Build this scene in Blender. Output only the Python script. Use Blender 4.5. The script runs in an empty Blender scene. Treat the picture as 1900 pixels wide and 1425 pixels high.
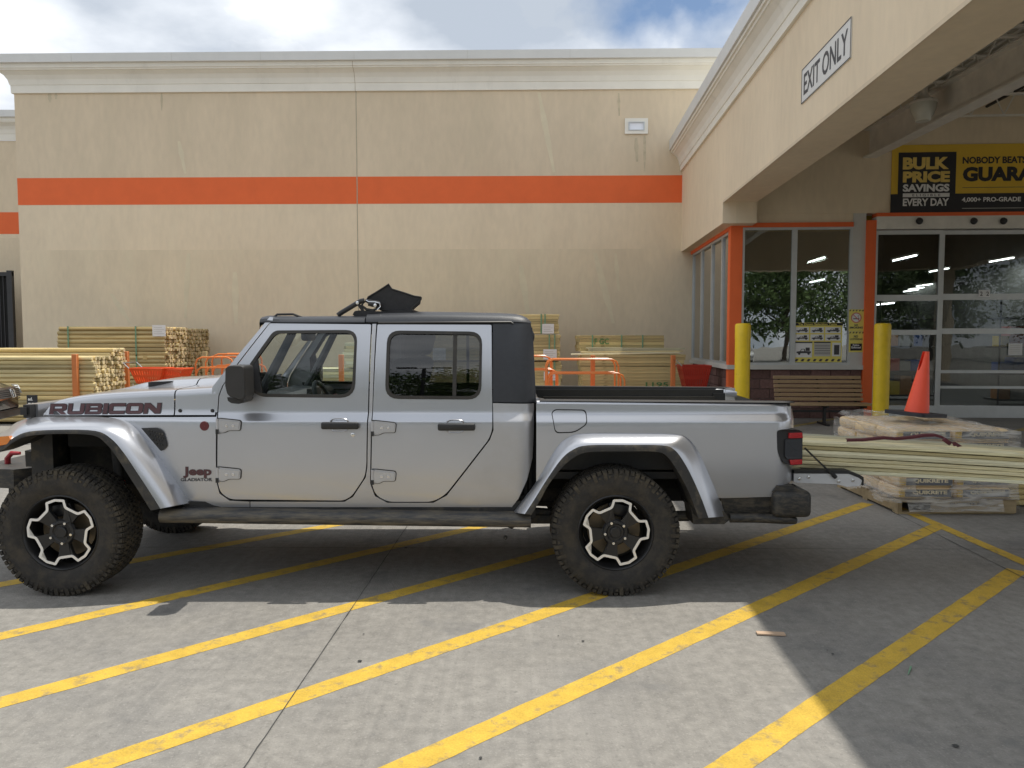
import bpy, bmesh, math, random
import numpy as np
from mathutils import Vector, Matrix, noise
from mathutils.geometry import tessellate_polygon
random.seed(7)
S = bpy.context.scene
COL = S.collection
rad = math.radians
# ------------------------------------------------------------------ camera
CZ, F, PITCH = 1.612, 1427.0, rad(3.33)
cam = bpy.data.cameras.new('camera'); cam_o = bpy.data.objects.new('camera', cam); COL.objects.link(cam_o)
cam.sensor_width = 36; cam.lens = F/1900*36; cam.clip_end = 2000; cam.clip_start = .05
cam_o.location = (0, 0, CZ); cam_o.rotation_euler = (math.pi/2-PITCH, 0, 0)
S.camera = cam_o
S.view_settings.view_transform = 'Standard'; S.view_settings.look = 'None'
S.view_settings.gamma = 1; S.view_settings.exposure = 0.3
S.cycles.max_bounces = 8; S.cycles.transparent_max_bounces = 16; S.cycles.caustics_reflective = False; S.cycles.caustics_refractive = False
S.cycles.use_denoising = True
# ------------------------------------------------------------------ sun and sky
SUN = Vector((.274, .19, 1)).normalized()
SKY_S = .09
sl = bpy.data.lights.new('sun', 'SUN'); sl.energy = 3.3; sl.angle = rad(.5); sl.color = (1, .95, .86)
so = bpy.data.objects.new('sun', sl); COL.objects.link(so); so.rotation_euler = SUN.to_track_quat('Z', 'Y').to_euler()
w = bpy.data.worlds.new('World'); S.world = w; w.use_nodes = True
nt = w.node_tree; nt.nodes.clear(); L = nt.links.new
def N(t, tree=None, **kw):
    n = (tree or nt).nodes.new(t)
    for k, v in kw.items(): setattr(n, k, v)
    return n
out = N('ShaderNodeOutputWorld'); bg = N('ShaderNodeBackground'); bg.inputs[1].default_value = SKY_S
sky = N('ShaderNodeTexSky', sky_type='NISHITA', sun_disc=False)
sky.sun_elevation = math.asin(SUN.z); sky.sun_rotation = math.atan2(SUN.x, SUN.y); sky.dust_density = .4
tc = N('ShaderNodeTexCoord'); sep = N('ShaderNodeSeparateXYZ'); L(tc.outputs['Generated'], sep.inputs[0])
zc = N('ShaderNodeMath', operation='MAXIMUM'); zc.inputs[1].default_value = 0; L(sep.outputs[2], zc.inputs[0])
za = N('ShaderNodeMath', operation='ADD'); za.inputs[1].default_value = .22; L(zc.outputs[0], za.inputs[0])
dv = N('ShaderNodeVectorMath', operation='DIVIDE'); cmb = N('ShaderNodeCombineXYZ')
for i in range(3): L(za.outputs[0], cmb.inputs[i])
L(tc.outputs['Generated'], dv.inputs[0]); L(cmb.outputs[0], dv.inputs[1])
mp = N('ShaderNodeMapping'); mp.inputs['Location'].default_value = (.35, 2.2, 0); L(dv.outputs[0], mp.inputs[0])
n1 = N('ShaderNodeTexNoise'); n1.inputs['Scale'].default_value = 1.5; n1.inputs['Detail'].default_value = 9; n1.inputs['Roughness'].default_value = .55; n1.inputs['Distortion'].default_value = .25
L(mp.outputs[0], n1.inputs[0])
r1 = N('ShaderNodeValToRGB'); r1.color_ramp.elements[0].position = .36; r1.color_ramp.elements[1].position = .50
# one clear hole in the cloud deck, over the roof corner
HOLE = Vector((.195, 1, .475)).normalized()
hd = N('ShaderNodeVectorMath', operation='DISTANCE'); hd.inputs[1].default_value = HOLE
nrm = N('ShaderNodeVectorMath', operation='NORMALIZE'); L(tc.outputs['Generated'], nrm.inputs[0])
nw = N('ShaderNodeTexNoise'); nw.inputs['Scale'].default_value = 9; nw.inputs['Detail'].default_value = 7; L(nrm.outputs[0], nw.inputs[0])
nws = N('ShaderNodeMath', operation='MULTIPLY_ADD'); nws.inputs[1].default_value = .26; nws.inputs[2].default_value = -.13; L(nw.outputs[0], nws.inputs[0])
L(nrm.outputs[0], hd.inputs[0])
ha = N('ShaderNodeMath', operation='ADD'); L(hd.outputs['Value'], ha.inputs[0]); L(nws.outputs[0], ha.inputs[1])
hr = N('ShaderNodeMapRange'); hr.inputs[1].default_value = .045; hr.inputs[2].default_value = .12; hr.inputs[3].default_value = 1; hr.inputs[4].default_value = 0
L(ha.outputs[0], hr.inputs[0])
L(n1.outputs[0], r1.inputs[0])
n1b = N('ShaderNodeMath', operation='MAXIMUM'); n1b.inputs[1].default_value = .95; L(r1.outputs[0], n1b.inputs[0])
inv = N('ShaderNodeMath', operation='SUBTRACT'); inv.use_clamp = True; L(n1b.outputs[0], inv.inputs[0]); L(hr.outputs[0], inv.inputs[1])
n2 = N('ShaderNodeTexNoise'); n2.inputs['Scale'].default_value = 2.3; n2.inputs['Detail'].default_value = 7; n2.inputs['Roughness'].default_value = .5
mp2 = N('ShaderNodeMapping'); mp2.inputs['Location'].default_value = (3.1, .4, 1); L(dv.outputs[0], mp2.inputs[0]); L(mp2.outputs[0], n2.inputs[0])
CK = .15/SKY_S
r2 = N('ShaderNodeValToRGB'); e = r2.color_ramp.elements; e[0].position = .38; e[0].color = (.44, .49, .56, 1); e[1].position = .60; e[1].color = (.88, .91, .95, 1)
L(n2.outputs[0], r2.inputs[0])
cs = N('ShaderNodeVectorMath', operation='SCALE'); cs.inputs['Scale'].default_value = 6.9*CK; L(r2.outputs[0], cs.inputs[0])
mx = N('ShaderNodeMixRGB'); L(inv.outputs[0], mx.inputs[0]); L(sky.outputs[0], mx.inputs[1]); L(cs.outputs[0], mx.inputs[2])
L(mx.outputs[0], bg.inputs[0]); L(bg.outputs[0], out.inputs[0])
# ------------------------------------------------------------------ pixel -> place
def ray(px, py):
    x = (px-950)/F; y = -(py-712.5)/F; c, s = math.cos(PITCH), math.sin(PITCH)
    return Vector((x, c+y*s, -s+y*c))
O = Vector((0, 0, CZ))
def gnd(px, py, z=0): d = ray(px, py); return O+d*((z-CZ)/d.z)
def onY(px, py, Y): d = ray(px, py); return O+d*(Y/d.y)
EA = rad(3.2)
ME = Matrix.Rotation(-EA, 4, 'Z')            # entrance frame: x = across (w), y = away (u)
def toE(p): return ME.inverted() @ p
def e_u(px, py, u): d = toE(ray(px, py)); return O+d*(u/d.y)
def e_w(px, py, w_): d = toE(ray(px, py)); return O+d*(w_/d.x)
# ------------------------------------------------------------------ materials
def mat(name, col, rough=.6, metal=0, var=.12, scale=6, bump=0, bscale=60, stretch=None, dirt=None, coat=0, island=0, obj_rand=0, spec=.5, fine=0, tint=None):
    m = bpy.data.materials.new(name); m.use_nodes = True; t = m.node_tree; b = t.nodes['Principled BSDF']; l = t.links.new
    b.inputs['Roughness'].default_value = rough; b.inputs['Metallic'].default_value = metal
    b.inputs['Coat Weight'].default_value = coat; b.inputs['Coat Roughness'].default_value = .06
    b.inputs['Specular IOR Level'].default_value = spec
    tcn = N('ShaderNodeTexCoord', t); src = tcn.outputs['Object']
    if stretch:
        mpn = N('ShaderNodeMapping', t); mpn.inputs['Scale'].default_value = stretch; l(src, mpn.inputs[0]); src = mpn.outputs[0]
    nz = N('ShaderNodeTexNoise', t); nz.inputs['Scale'].default_value = scale; nz.inputs['Detail'].default_value = 8; nz.inputs['Roughness'].default_value = .6
    l(src, nz.inputs[0])
    mr = N('ShaderNodeMapRange', t); mr.inputs[1].default_value = .3; mr.inputs[2].default_value = .7; mr.inputs[3].default_value = 1-var; mr.inputs[4].default_value = 1+var
    l(nz.outputs[0], mr.inputs[0]); val = mr.outputs[0]
    def mul(a, bb):
        q = N('ShaderNodeMath', t, operation='MULTIPLY'); l(a, q.inputs[0]); l(bb, q.inputs[1]); return q.outputs[0]
    def rng(sock, k):
        q = N('ShaderNodeMapRange', t); q.inputs[3].default_value = 1-k; q.inputs[4].default_value = 1+k; l(sock, q.inputs[0]); return q.outputs[0]
    if island:
        g = N('ShaderNodeNewGeometry', t); val = mul(val, rng(g.outputs['Random Per Island'], island))
    if obj_rand:
        g = N('ShaderNodeObjectInfo', t); val = mul(val, rng(g.outputs['Random'], obj_rand))
    if fine:
        nf = N('ShaderNodeTexNoise', t); nf.inputs['Scale'].default_value = scale*14; nf.inputs['Detail'].default_value = 3; l(src, nf.inputs[0])
        q = N('ShaderNodeMapRange', t); q.inputs[1].default_value = .3; q.inputs[2].default_value = .7; q.inputs[3].default_value = 1-fine; q.inputs[4].default_value = 1+fine
        l(nf.outputs[0], q.inputs[0]); val = mul(val, q.outputs[0])
    sc = N('ShaderNodeVectorMath', t, operation='SCALE'); sc.inputs[0].default_value = col[:3]; l(val, sc.inputs['Scale']); cur = sc.outputs[0]
    if tint:
        g = N('ShaderNodeObjectInfo', t); q = N('ShaderNodeMath', t, operation='MULTIPLY'); q.inputs[1].default_value = 7.31; fr_ = N('ShaderNodeMath', t, operation='FRACT'); l(g.outputs['Random'], q.inputs[0]); l(q.outputs[0], fr_.inputs[0])
        x = N('ShaderNodeMixRGB', t, blend_type='MULTIPLY'); x.inputs[2].default_value = (*tint, 1); l(fr_.outputs[0], x.inputs[0]); l(cur, x.inputs[1]); cur = x.outputs[0]
    if dirt:
        dcol, lo, hi, dsc = dirt[:4]
        nd = N('ShaderNodeTexNoise', t); nd.inputs['Scale'].default_value = dsc; nd.inputs['Detail'].default_value = 10; nd.inputs['Roughness'].default_value = .68
        if len(dirt) > 4:
            md = N('ShaderNodeMapping', t); md.inputs['Scale'].default_value = dirt[4]; l(tcn.outputs['Object'], md.inputs[0]); l(md.outputs[0], nd.inputs[0])
        else: l(tcn.outputs['Object'], nd.inputs[0])
        md2 = N('ShaderNodeMapRange', t); md2.inputs[1].default_value = lo; md2.inputs[2].default_value = hi; l(nd.outputs[0], md2.inputs[0])
        x = N('ShaderNodeMixRGB', t); x.inputs[2].default_value = (*dcol, 1); l(md2.outputs[0], x.inputs[0]); l(cur, x.inputs[1]); cur = x.outputs[0]
        rr = N('ShaderNodeMapRange', t); rr.inputs[3].default_value = rough; rr.inputs[4].default_value = max(rough, .85); l(md2.outputs[0], rr.inputs[0]); l(rr.outputs[0], b.inputs['Roughness'])
        if metal:
            rm = N('ShaderNodeMapRange', t); rm.inputs[3].default_value = metal; rm.inputs[4].default_value = 0; l(md2.outputs[0], rm.inputs[0]); l(rm.outputs[0], b.inputs['Metallic'])
    l(cur, b.inputs['Base Color'])
    if bump:
        nb = N('ShaderNodeTexNoise', t); nb.inputs['Scale'].default_value = bscale; nb.inputs['Detail'].default_value = 5; l(src, nb.inputs[0])
        bp = N('ShaderNodeBump', t); bp.inputs['Strength'].default_value = bump; bp.inputs['Distance'].default_value = .01; l(nb.outputs[0], bp.inputs['Height']); l(bp.outputs[0], b.inputs['Normal'])
    return m
def glass(name, tint, refl=1.0, base=.04, wav=.04):
    m = bpy.data.materials.new(name); m.use_nodes = True; t = m.node_tree; t.nodes.clear(); l = t.links.new
    o = N('ShaderNodeOutputMaterial', t); tr = N('ShaderNodeBsdfTransparent', t); tr.inputs[0].default_value = (*tint, 1)
    gl = N('ShaderNodeBsdfGlossy', t); gl.inputs['Roughness'].default_value = .0
    nzt = N('ShaderNodeTexNoise', t); nzt.inputs['Scale'].default_value = 1.3; tcn = N('ShaderNodeTexCoord', t); l(tcn.outputs['Object'], nzt.inputs[0])
    bp = N('ShaderNodeBump', t); bp.inputs['Strength'].default_value = wav; bp.inputs['Distance'].default_value = .05; l(nzt.outputs[0], bp.inputs['Height']); l(bp.outputs[0], gl.inputs['Normal'])
    fr = N('ShaderNodeFresnel', t); fr.inputs[0].default_value = 1.5
    k = N('ShaderNodeMath', t, operation='MULTIPLY_ADD'); k.use_clamp = True; k.inputs[1].default_value = refl; k.inputs[2].default_value = base; l(fr.outputs[0], k.inputs[0])
    mxs = N('ShaderNodeMixShader', t); l(k.outputs[0], mxs.inputs[0]); l(tr.outputs[0], mxs.inputs[1]); l(gl.outputs[0], mxs.inputs[2]); l(mxs.outputs[0], o.inputs[0])
    return m
def emit(name, col, s):
    m = bpy.data.materials.new(name); m.use_nodes = True; b = m.node_tree.nodes['Principled BSDF']
    b.inputs['Emission Color'].default_value = (*col, 1); b.inputs['Emission Strength'].default_value = s; return m
# ------------------------------------------------------------------ mesh tools
class MB:
    def __init__(s, T=None): s.v = []; s.f = []; s.T = T; s.sm = []
    def add(s, vs, fs, smooth=False):
        k = len(s.v); s.v += [Vector(p) for p in vs]; s.f += [tuple(i+k for i in f) for f in fs]; s.sm += [smooth]*len(fs); return s
    def box(s, x0, x1, y0, y1, z0, z1, R=None, c=None):
        vs = [Vector((x, y, z)) for z in (z0, z1) for y in (y0, y1) for x in (x0, x1)]
        if R is not None: vs = [R @ p + Vector(c or (0, 0, 0)) for p in vs]
        return s.add(vs, [(0, 2, 3, 1), (4, 5, 7, 6), (0, 1, 5, 4), (2, 6, 7, 3), (0, 4, 6, 2), (1, 3, 7, 5)])
    def rbox(s, x0, x1, y0, y1, z0, z1, r=.02, seg=2, R=None, c=None):
        bm = bmesh.new(); bmesh.ops.create_cube(bm, size=1)
        for v in bm.verts: v.co = Vector(((x0+x1)/2+v.co.x*(x1-x0), (y0+y1)/2+v.co.y*(y1-y0), (z0+z1)/2+v.co.z*(z1-z0)))
        bmesh.ops.bevel(bm, geom=list(bm.edges), offset=r, segments=seg, profile=.5, affect='EDGES')
        bm.verts.index_update(); vs = [v.co.copy() for v in bm.verts]; fs = [[v.index for v in f.verts] for f in bm.faces]; bm.free()
        if R is not None: vs = [R @ p + Vector(c or (0, 0, 0)) for p in vs]
        return s.add(vs, fs, True)
    def tube(s, path, r, n=8, caps=True, closed=False):
        P = [Vector(p) for p in path]; m = len(P); rr = r if isinstance(r, (list, tuple)) else [r]*m; vs = []; up = None
        for i, p in enumerate(P):
            a = P[i-1] if (i > 0 or closed) else P[i]; b = P[(i+1) % m] if (i < m-1 or closed) else P[i]
            t = (b-a).normalized()
            if up is None: up = t.orthogonal().normalized()
            up = (up-t*up.dot(t)).normalized(); sd = t.cross(up)
            vs += [p+(up*math.cos(q)+sd*math.sin(q))*rr[i] for q in (2*math.pi*k/n for k in range(n))]
        fs = []
        for i in range(m if closed else m-1):
            j = (i+1) % m
            for k in range(n): fs.append((i*n+k, i*n+(k+1) % n, j*n+(k+1) % n, j*n+k))
        s.add(vs, fs, True)
        if caps and not closed: s.add(vs[:n], [tuple(range(n))[::-1]]); s.add(vs[-n:], [tuple(range(n))])
        return s
    def lathe(s, prof, n=32, axis='Z', c=(0, 0, 0), close=False, smooth=True):
        c = Vector(c); vs = []
        for r, h in prof:
            for k in range(n):
                a = 2*math.pi*k/n; x, y = r*math.cos(a), r*math.sin(a)
                vs.append(c+Vector((x, y, h) if axis == 'Z' else (x, h, y) if axis == 'Y' else (h, x, y)))
        fs = []; m = len(prof)
        for i in range(m if close else m-1):
            j = (i+1) % m
            for k in range(n): fs.append((i*n+k, i*n+(k+1) % n, j*n+(k+1) % n, j*n+k))
        return s.add(vs, fs, smooth)
    def grid(s, rows, smooth=True, closed=False):
        m = len(rows[0]); vs = [p for r in rows for p in r]; fs = []
        for i in range(len(rows)-1):
            for k in range(m if closed else m-1): fs.append((i*m+k, i*m+(k+1) % m, (i+1)*m+(k+1) % m, (i+1)*m+k))
        return s.add(vs, fs, smooth)
    def prism(s, poly, fn, d0, d1, holes=()):
        """2D polygon (a, b) with holes, thickened from d0 to d1; fn(a, b, d) -> point"""
        loops = [poly]+list(holes); flat = [p for lp in loops for p in lp]; n = len(flat)
        tr = tessellate_polygon([[Vector((p[0], p[1], 0)) for p in lp] for lp in loops])
        vs = [fn(a, b, d0) for a, b in flat]+[fn(a, b, d1) for a, b in flat]
        fs = [tuple(t) for t in tr]+[tuple(i+n for i in t[::-1]) for t in tr]; k = 0
        for lp in loops:
            m = len(lp)
            for i in range(m): fs.append((k+i, k+(i+1) % m, n+k+(i+1) % m, n+k+i))
            k += m
        return s.add(vs, fs)
    def build(s, name, m, parent=None, sharp=40, loc=None):
        vs = [s.T @ p for p in s.v] if s.T is not None else s.v
        base = parent_base(parent) if parent is not None else Vector(loc or (0, 0, 0))
        me = bpy.data.meshes.new(name); me.from_pydata([p-base for p in vs], [], s.f)
        bm = bmesh.new(); bm.from_mesh(me); bmesh.ops.recalc_face_normals(bm, faces=bm.faces); bm.to_mesh(me); bm.free()
        me.polygons.foreach_set('use_smooth', s.sm)
        if any(s.sm): me.set_sharp_from_angle(angle=rad(sharp))
        me.materials.append(m); o = bpy.data.objects.new(name, me); COL.objects.link(o)
        if parent is not None: o.parent = parent
        else: o.location = base
        return o
def parent_base(p):
    v = Vector((0, 0, 0))
    while p is not None: v = v+p.location; p = p.parent
    return v
def tag(o, label=None, cat=None, group=None, kind=None):
    if label: o['label'] = label
    if cat: o['category'] = cat
    if group: o['group'] = group
    if kind: o['kind'] = kind
    return o
def thing(name, label, cat, loc=(0, 0, 0), group=None):
    o = bpy.data.objects.new(name, None); COL.objects.link(o); o.location = loc; o.empty_display_size = .1
    return tag(o, label, cat, group)
def dup(o, parent=None, loc=None, label=None, rz=None):
    c = o.copy(); COL.objects.link(c)
    if parent is not None: c.parent = parent
    if loc is not None: c.location = loc
    if rz is not None: c.rotation_euler.z = rz
    if label: c['label'] = label
    for ch in o.children: dup(ch, c)
    return c
def rnd(pts, r=0, seg=5):
    """round the corners of a polygon: each point (x, y[, r])"""
    res = []; n = len(pts)
    for i, p in enumerate(pts):
        q = p[2] if len(p) > 2 else r; P = Vector(p[:2])
        if not q: res.append((P.x, P.y)); continue
        a = Vector(pts[i-1][:2])-P; b = Vector(pts[(i+1) % n][:2])-P
        d = min(q, a.length*.45, b.length*.45); A = P+a.normalized()*d; B = P+b.normalized()*d
        for k in range(seg+1):
            t = k/seg; c = A*(1-t)**2+P*2*t*(1-t)+B*t*t; res.append((c.x, c.y))
    return res
def offset(pts, d):
    n = len(pts); res = []; ar = sum(pts[i-1][0]*pts[i][1]-pts[i][0]*pts[i-1][1] for i in range(n)); sg = 1 if ar > 0 else -1
    for i in range(n):
        p0, p, p1 = Vector(pts[i-1]), Vector(pts[i]), Vector(pts[(i+1) % n])
        e0 = (p-p0).normalized(); e1 = (p1-p).normalized(); n0 = Vector((-e0.y, e0.x))*sg; n1_ = Vector((-e1.y, e1.x))*sg
        m = (n0+n1_); m = m/max(.35, m.length_squared)*2*.5*2; q = p+m*d*.5*1.0 if False else p+(n0+n1_)/max(.5, 1+n0.dot(n1_))*d
        res.append((q.x, q.y))
    return res
_txt = {}
def text2d(body, bold=0.0):
    k = (body, bold)
    if k in _txt: return _txt[k]
    cu = bpy.data.curves.new('lettering', 'FONT'); cu.body = body; cu.size = 1; cu.offset = bold; cu.resolution_u = 3
    cu.align_x = 'LEFT'; o = bpy.data.objects.new('lettering', cu); COL.objects.link(o); bpy.context.view_layer.update()
    me = bpy.data.meshes.new_from_object(o.evaluated_get(bpy.context.evaluated_depsgraph_get()))
    vs = [(v.co.x, v.co.y) for v in me.vertices]; fs = [tuple(p.vertices) for p in me.polygons]
    bpy.data.objects.remove(o); bpy.data.curves.remove(cu); bpy.data.meshes.remove(me)
    x0 = min(v[0] for v in vs); x1 = max(v[0] for v in vs); y0 = min(v[1] for v in vs); y1 = max(v[1] for v in vs)
    vs = [((a-x0)/(x1-x0), (b-y0)/(y1-y0)) for a, b in vs]; _txt[k] = (vs, fs); return vs, fs
def lettering(mb, body, fn, bold=.0):
    """fn(a, b) with a, b in 0..1 over the text's box -> point"""
    vs, fs = text2d(body, bold); mb.add([fn(a, b) for a, b in vs], fs); return mb
def pchip(xs, ys):
    xs = np.array(xs, float); ys = np.array(ys, float); h = np.diff(xs); d = np.diff(ys)/h; m = np.zeros(len(xs)); m[0] = d[0]; m[-1] = d[-1]
    for i in range(1, len(xs)-1):
        m[i] = 0 if d[i-1]*d[i] <= 0 else 2*d[i-1]*d[i]/(d[i-1]+d[i])
    def f(x):
        x = min(max(x, xs[0]), xs[-1]); i = min(int(np.searchsorted(xs, x, 'right')-1), len(h)-1); t = (x-xs[i])/h[i]
        return float((2*t**3-3*t*t+1)*ys[i]+(t**3-2*t*t+t)*h[i]*m[i]+(-2*t**3+3*t*t)*ys[i+1]+(t**3-t*t)*h[i]*m[i+1])
    return f
def sweep(mb, prof, path, side=1):
    """profile (out, z) swept along a plan path with mitred corners; out is to the right of travel when side = 1"""
    rows = []; n = len(path); P = [Vector(p) for p in path]
    for i in range(n):
        ds = []
        if i > 0: ds.append((P[i]-P[i-1]).normalized())
        if i < n-1: ds.append((P[i+1]-P[i]).normalized())
        ns = [Vector((d.y, -d.x))*side for d in ds]
        m = ns[0] if len(ns) == 1 else (ns[0]+ns[1])/(1+ns[0].dot(ns[1]))
        rows.append([Vector((P[i].x+m.x*o_, P[i].y+m.y*o_, z)) for o_, z in prof])
    return mb.grid(rows, smooth=False)
# ================================================================== SETTING
def concrete():
    m = mat('concrete', (.245, .232, .209), .85, var=.12, scale=1.1, bump=.6, bscale=110, fine=.16)
    t = m.node_tree; l = t.links.new; b = t.nodes['Principled BSDF']; cur = b.inputs['Base Color'].links[0].from_socket
    tcn = N('ShaderNodeTexCoord', t)
    def layer(cur, scale, lo, hi, col, amt, st=(1, 1, 1), det=8):
        mp_ = N('ShaderNodeMapping', t); mp_.inputs['Scale'].default_value = st; l(tcn.outputs['Object'], mp_.inputs[0])
        z = N('ShaderNodeTexNoise', t); z.inputs['Scale'].default_value = scale; z.inputs['Detail'].default_value = det; z.inputs['Roughness'].default_value = .62; l(mp_.outputs[0], z.inputs[0])
        r = N('ShaderNodeMapRange', t); r.inputs[1].default_value = lo; r.inputs[2].default_value = hi; r.inputs[4].default_value = amt; l(z.outputs[0], r.inputs[0])
        x = N('ShaderNodeMixRGB', t); x.inputs[2].default_value = (*col, 1); l(r.outputs[0], x.inputs[0]); l(cur, x.inputs[1]); return x.outputs[0]
    cur = layer(cur, .8, .5, .72, (.15, .148, .145), .6)
    cur = layer(cur, .45, .52, .7, (.30, .285, .262), .6)
    cur = layer(cur, 38, .56, .72, (.12, .114, .106), .55, det=4)
    cur = layer(cur, 75, .55, .70, (.38, .36, .33), .42, det=2)
    cur = layer(cur, 26, .45, .70, (.16, .153, .142), .28, (1, .02, 1), 3)
    cur = layer(cur, 3.2, .62, .72, (.14, .136, .13), .45); cur = layer(cur, 1.6, .60, .66, (.16, .155, .148), .5)
    l(cur, b.inputs['Base Color']); return m
M = dict(
    concrete=concrete(),
    joint=mat('joint_filler', (.05, .05, .048), .9, scale=20),
    stripe=mat('road_paint', (.56, .365, .045), .75, var=.14, scale=9, dirt=((.24, .19, .11), .53, .68, 11), bump=.4, bscale=90, fine=.14),
    oldstripe=mat('worn_road_paint', (.42, .32, .09), .8, var=.2, scale=9, dirt=((.2, .18, .14), .45, .62, 8)),
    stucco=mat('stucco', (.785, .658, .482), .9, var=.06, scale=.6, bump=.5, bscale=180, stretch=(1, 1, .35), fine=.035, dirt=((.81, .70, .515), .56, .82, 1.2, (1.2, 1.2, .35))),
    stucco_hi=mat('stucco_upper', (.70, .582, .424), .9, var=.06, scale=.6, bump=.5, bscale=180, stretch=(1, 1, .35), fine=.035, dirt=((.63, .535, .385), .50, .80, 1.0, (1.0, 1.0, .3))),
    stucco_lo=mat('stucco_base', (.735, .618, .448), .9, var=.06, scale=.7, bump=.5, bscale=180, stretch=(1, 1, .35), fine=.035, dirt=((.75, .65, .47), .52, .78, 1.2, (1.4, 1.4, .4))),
    patch=mat('stucco_patch', (.73, .64, .465), .9, var=.06, scale=3, bump=.5, bscale=160),
    drip=mat('stucco_drip', (.56, .48, .34), .9, var=.15, scale=6),
    stain=mat('stucco_stain', (.44, .38, .28), .9, var=.15, scale=5),
    orange=mat('orange_paint', (.80, .145, .035), .7, var=.05, scale=2, bump=.3, bscale=180),
    trim=mat('cornice_foam', (.82, .79, .71), .85, var=.05, scale=1.5, dirt=((.66, .63, .56), .58, .85, 1.5, (1, 1, .4))),
    coping=mat('metal_coping', (.66, .66, .64), .5, var=.04, scale=2),
    alu=mat('aluminium_frame', (.55, .57, .57), .4, .5, var=.06, scale=4),
    whitepaint=mat('white_steel_paint', (.72, .69, .62), .6, var=.1, scale=4, dirt=((.20, .18, .14), .70, .78, 7)),
    greyflat=mat('grey_panel', (.55, .54, .50), .7, var=.05, scale=2),
    glass=glass('window_glass', (.62, .68, .64), 1.5, .22),
    doorglass=glass('door_glass', (.66, .70, .69), .85, .02),
    brick=mat('split_block', (.15, .085, .075), .9, var=.25, scale=25, bump=.9, bscale=60, island=.25),
    mortar=mat('mortar', (.26, .22, .20), .9),
    black=mat('black_plastic', (.02, .02, .021), .5, var=.2, scale=12),
    dark=mat('dark_void', (.012, .012, .012), .8),
    steel=mat('black_steel', (.022, .022, .024), .45, var=.2),
    yellow=mat('bollard_yellow', (.88, .61, .02), .45, var=.07, scale=5, dirt=((.45, .32, .05), .62, .8, 6)),
    signwhite=mat('sign_white', (.72, .72, .70), .6, var=.03),
    ink=mat('sign_ink', (.06, .06, .065), .6, var=.05),
    banneryel=mat('banner_yellow', (.70, .46, .04), .6, var=.06, scale=2),
    bannerblk=mat('banner_black', (.014, .014, .018), .55),
    bannertxt=mat('banner_gold', (.75, .55, .14), .6),
    posteryel=mat('poster_yellow', (.78, .68, .16), .6, var=.03),
    paper=mat('white_paper', (.75, .75, .74), .7, var=.03),
    red=mat('red_ink', (.55, .05, .04), .6),
    signred=mat('sign_pink_red', (.60, .20, .16), .6),
    roofdeck=mat('roof_deck', (.6, .58, .52), .7, var=.1, scale=3),
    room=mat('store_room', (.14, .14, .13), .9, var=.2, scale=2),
    tube=emit('lit_tube', (.95, .97, 1), 9),
)
def flat(name, pts, z, m, kind='structure'):
    mb = MB(); mb.add([(p[0], p[1], z) for p in pts], [tuple(range(len(pts)))]); o = mb.build(name, m); tag(o, kind=kind); return o
g = MB(); g.add([(-150, -150, 0), (150, -150, 0), (150, 150, 0), (-150, 150, 0)], [(0, 1, 2, 3)])
tag(g.build('ground', M['concrete']), kind='structure')
def strip(p0, p1, wd, z, name='yellow_stripe', m='stripe', jag=.004):
    a = Vector(p0[:2]); b = Vector(p1[:2]); d = (b-a); n = max(2, int(d.length/.05)); d.normalize(); s = Vector((-d.y, d.x)); rows = []
    for i in range(n+1):
        q = a+(b-a)*i/n
        j0 = jag*noise.noise(Vector((q.x*9, q.y*9, 1))); j1 = jag*noise.noise(Vector((q.x*9, q.y*9, 5)))
        rows.append([Vector((*(q+s*(wd/2+j0)), z)), Vector((*(q-s*(wd/2+j1)), z))])
    o = MB().grid(rows, False).build(name, M[m]); tag(o, kind='structure'); return o
G = lambda *p: gnd(*p)
def ext(a, b, t): a = Vector(a[:2]); b = Vector(b[:2]); return a+(b-a)*t
st = [((0, 1085), (560, 985), -.6, 1.5), ((0, 1181), (830, 991), -.4, 1.35), ((0, 1304), (1010, 1027), -.3, 1.55), ((165, 1425), (1610, 934), -.25, 1), ((748, 1425), (1740, 976), -.3, 1), ((1352, 1425), (1887, 1058), -.6, 1)]
for a, b, t0, t1 in st: strip(ext(G(*a), G(*b), t0), ext(G(*a), G(*b), t1), .125, .0015)
strip((3.70, 9.6), (3.70, 5.27), .105, .003)
strip((3.70, 5.3), (1.6, 1.0), .115, .0035)
strip(G(1440, 797), G(1560, 775), .14, .0015, m='oldstripe'); strip(G(1840, 812), G(1960, 780), .14, .0015, m='oldstripe')
strip((-1.03, 2.0), (-.70, 14), .0045, .0045, 'pavement_joint', 'joint', .003)
strip((-12, 5.95), (12, 5.75), .005, .0045, 'pavement_joint', 'joint', .003)
strip((3.3, 2), (3.9, 14), .006, .0045, 'pavement_joint', 'joint', .003)
# ------------------------------------------------------------------ main store wall
WA = rad(1.2); W0 = Vector((-13.12, 20.674, 0))
MW = Matrix.Translation(W0) @ Matrix.Rotation(-WA, 4, 'Z')      # x along the wall to the right, -y out of the wall
store = thing('store_building', 'long beige stucco store wall with orange band and white cornice behind the pickup', 'building', (W0.x+8, W0.y, 0))
LW = 18.0
def wallpart(name, m, z0, z1, x0=0, x1=LW, out=0, dep=.5, parent=store, T=MW):
    return MB(T).box(x0, x1, -out, dep, z0, z1).build(name, m, parent)
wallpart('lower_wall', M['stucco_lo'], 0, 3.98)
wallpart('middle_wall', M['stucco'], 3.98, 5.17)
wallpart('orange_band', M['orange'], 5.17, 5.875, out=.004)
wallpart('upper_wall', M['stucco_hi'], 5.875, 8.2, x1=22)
MB(MW).box(-.0, .3, .5, 12, 0, 8.2).build('side_wall', M['stucco_hi'], store)
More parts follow.
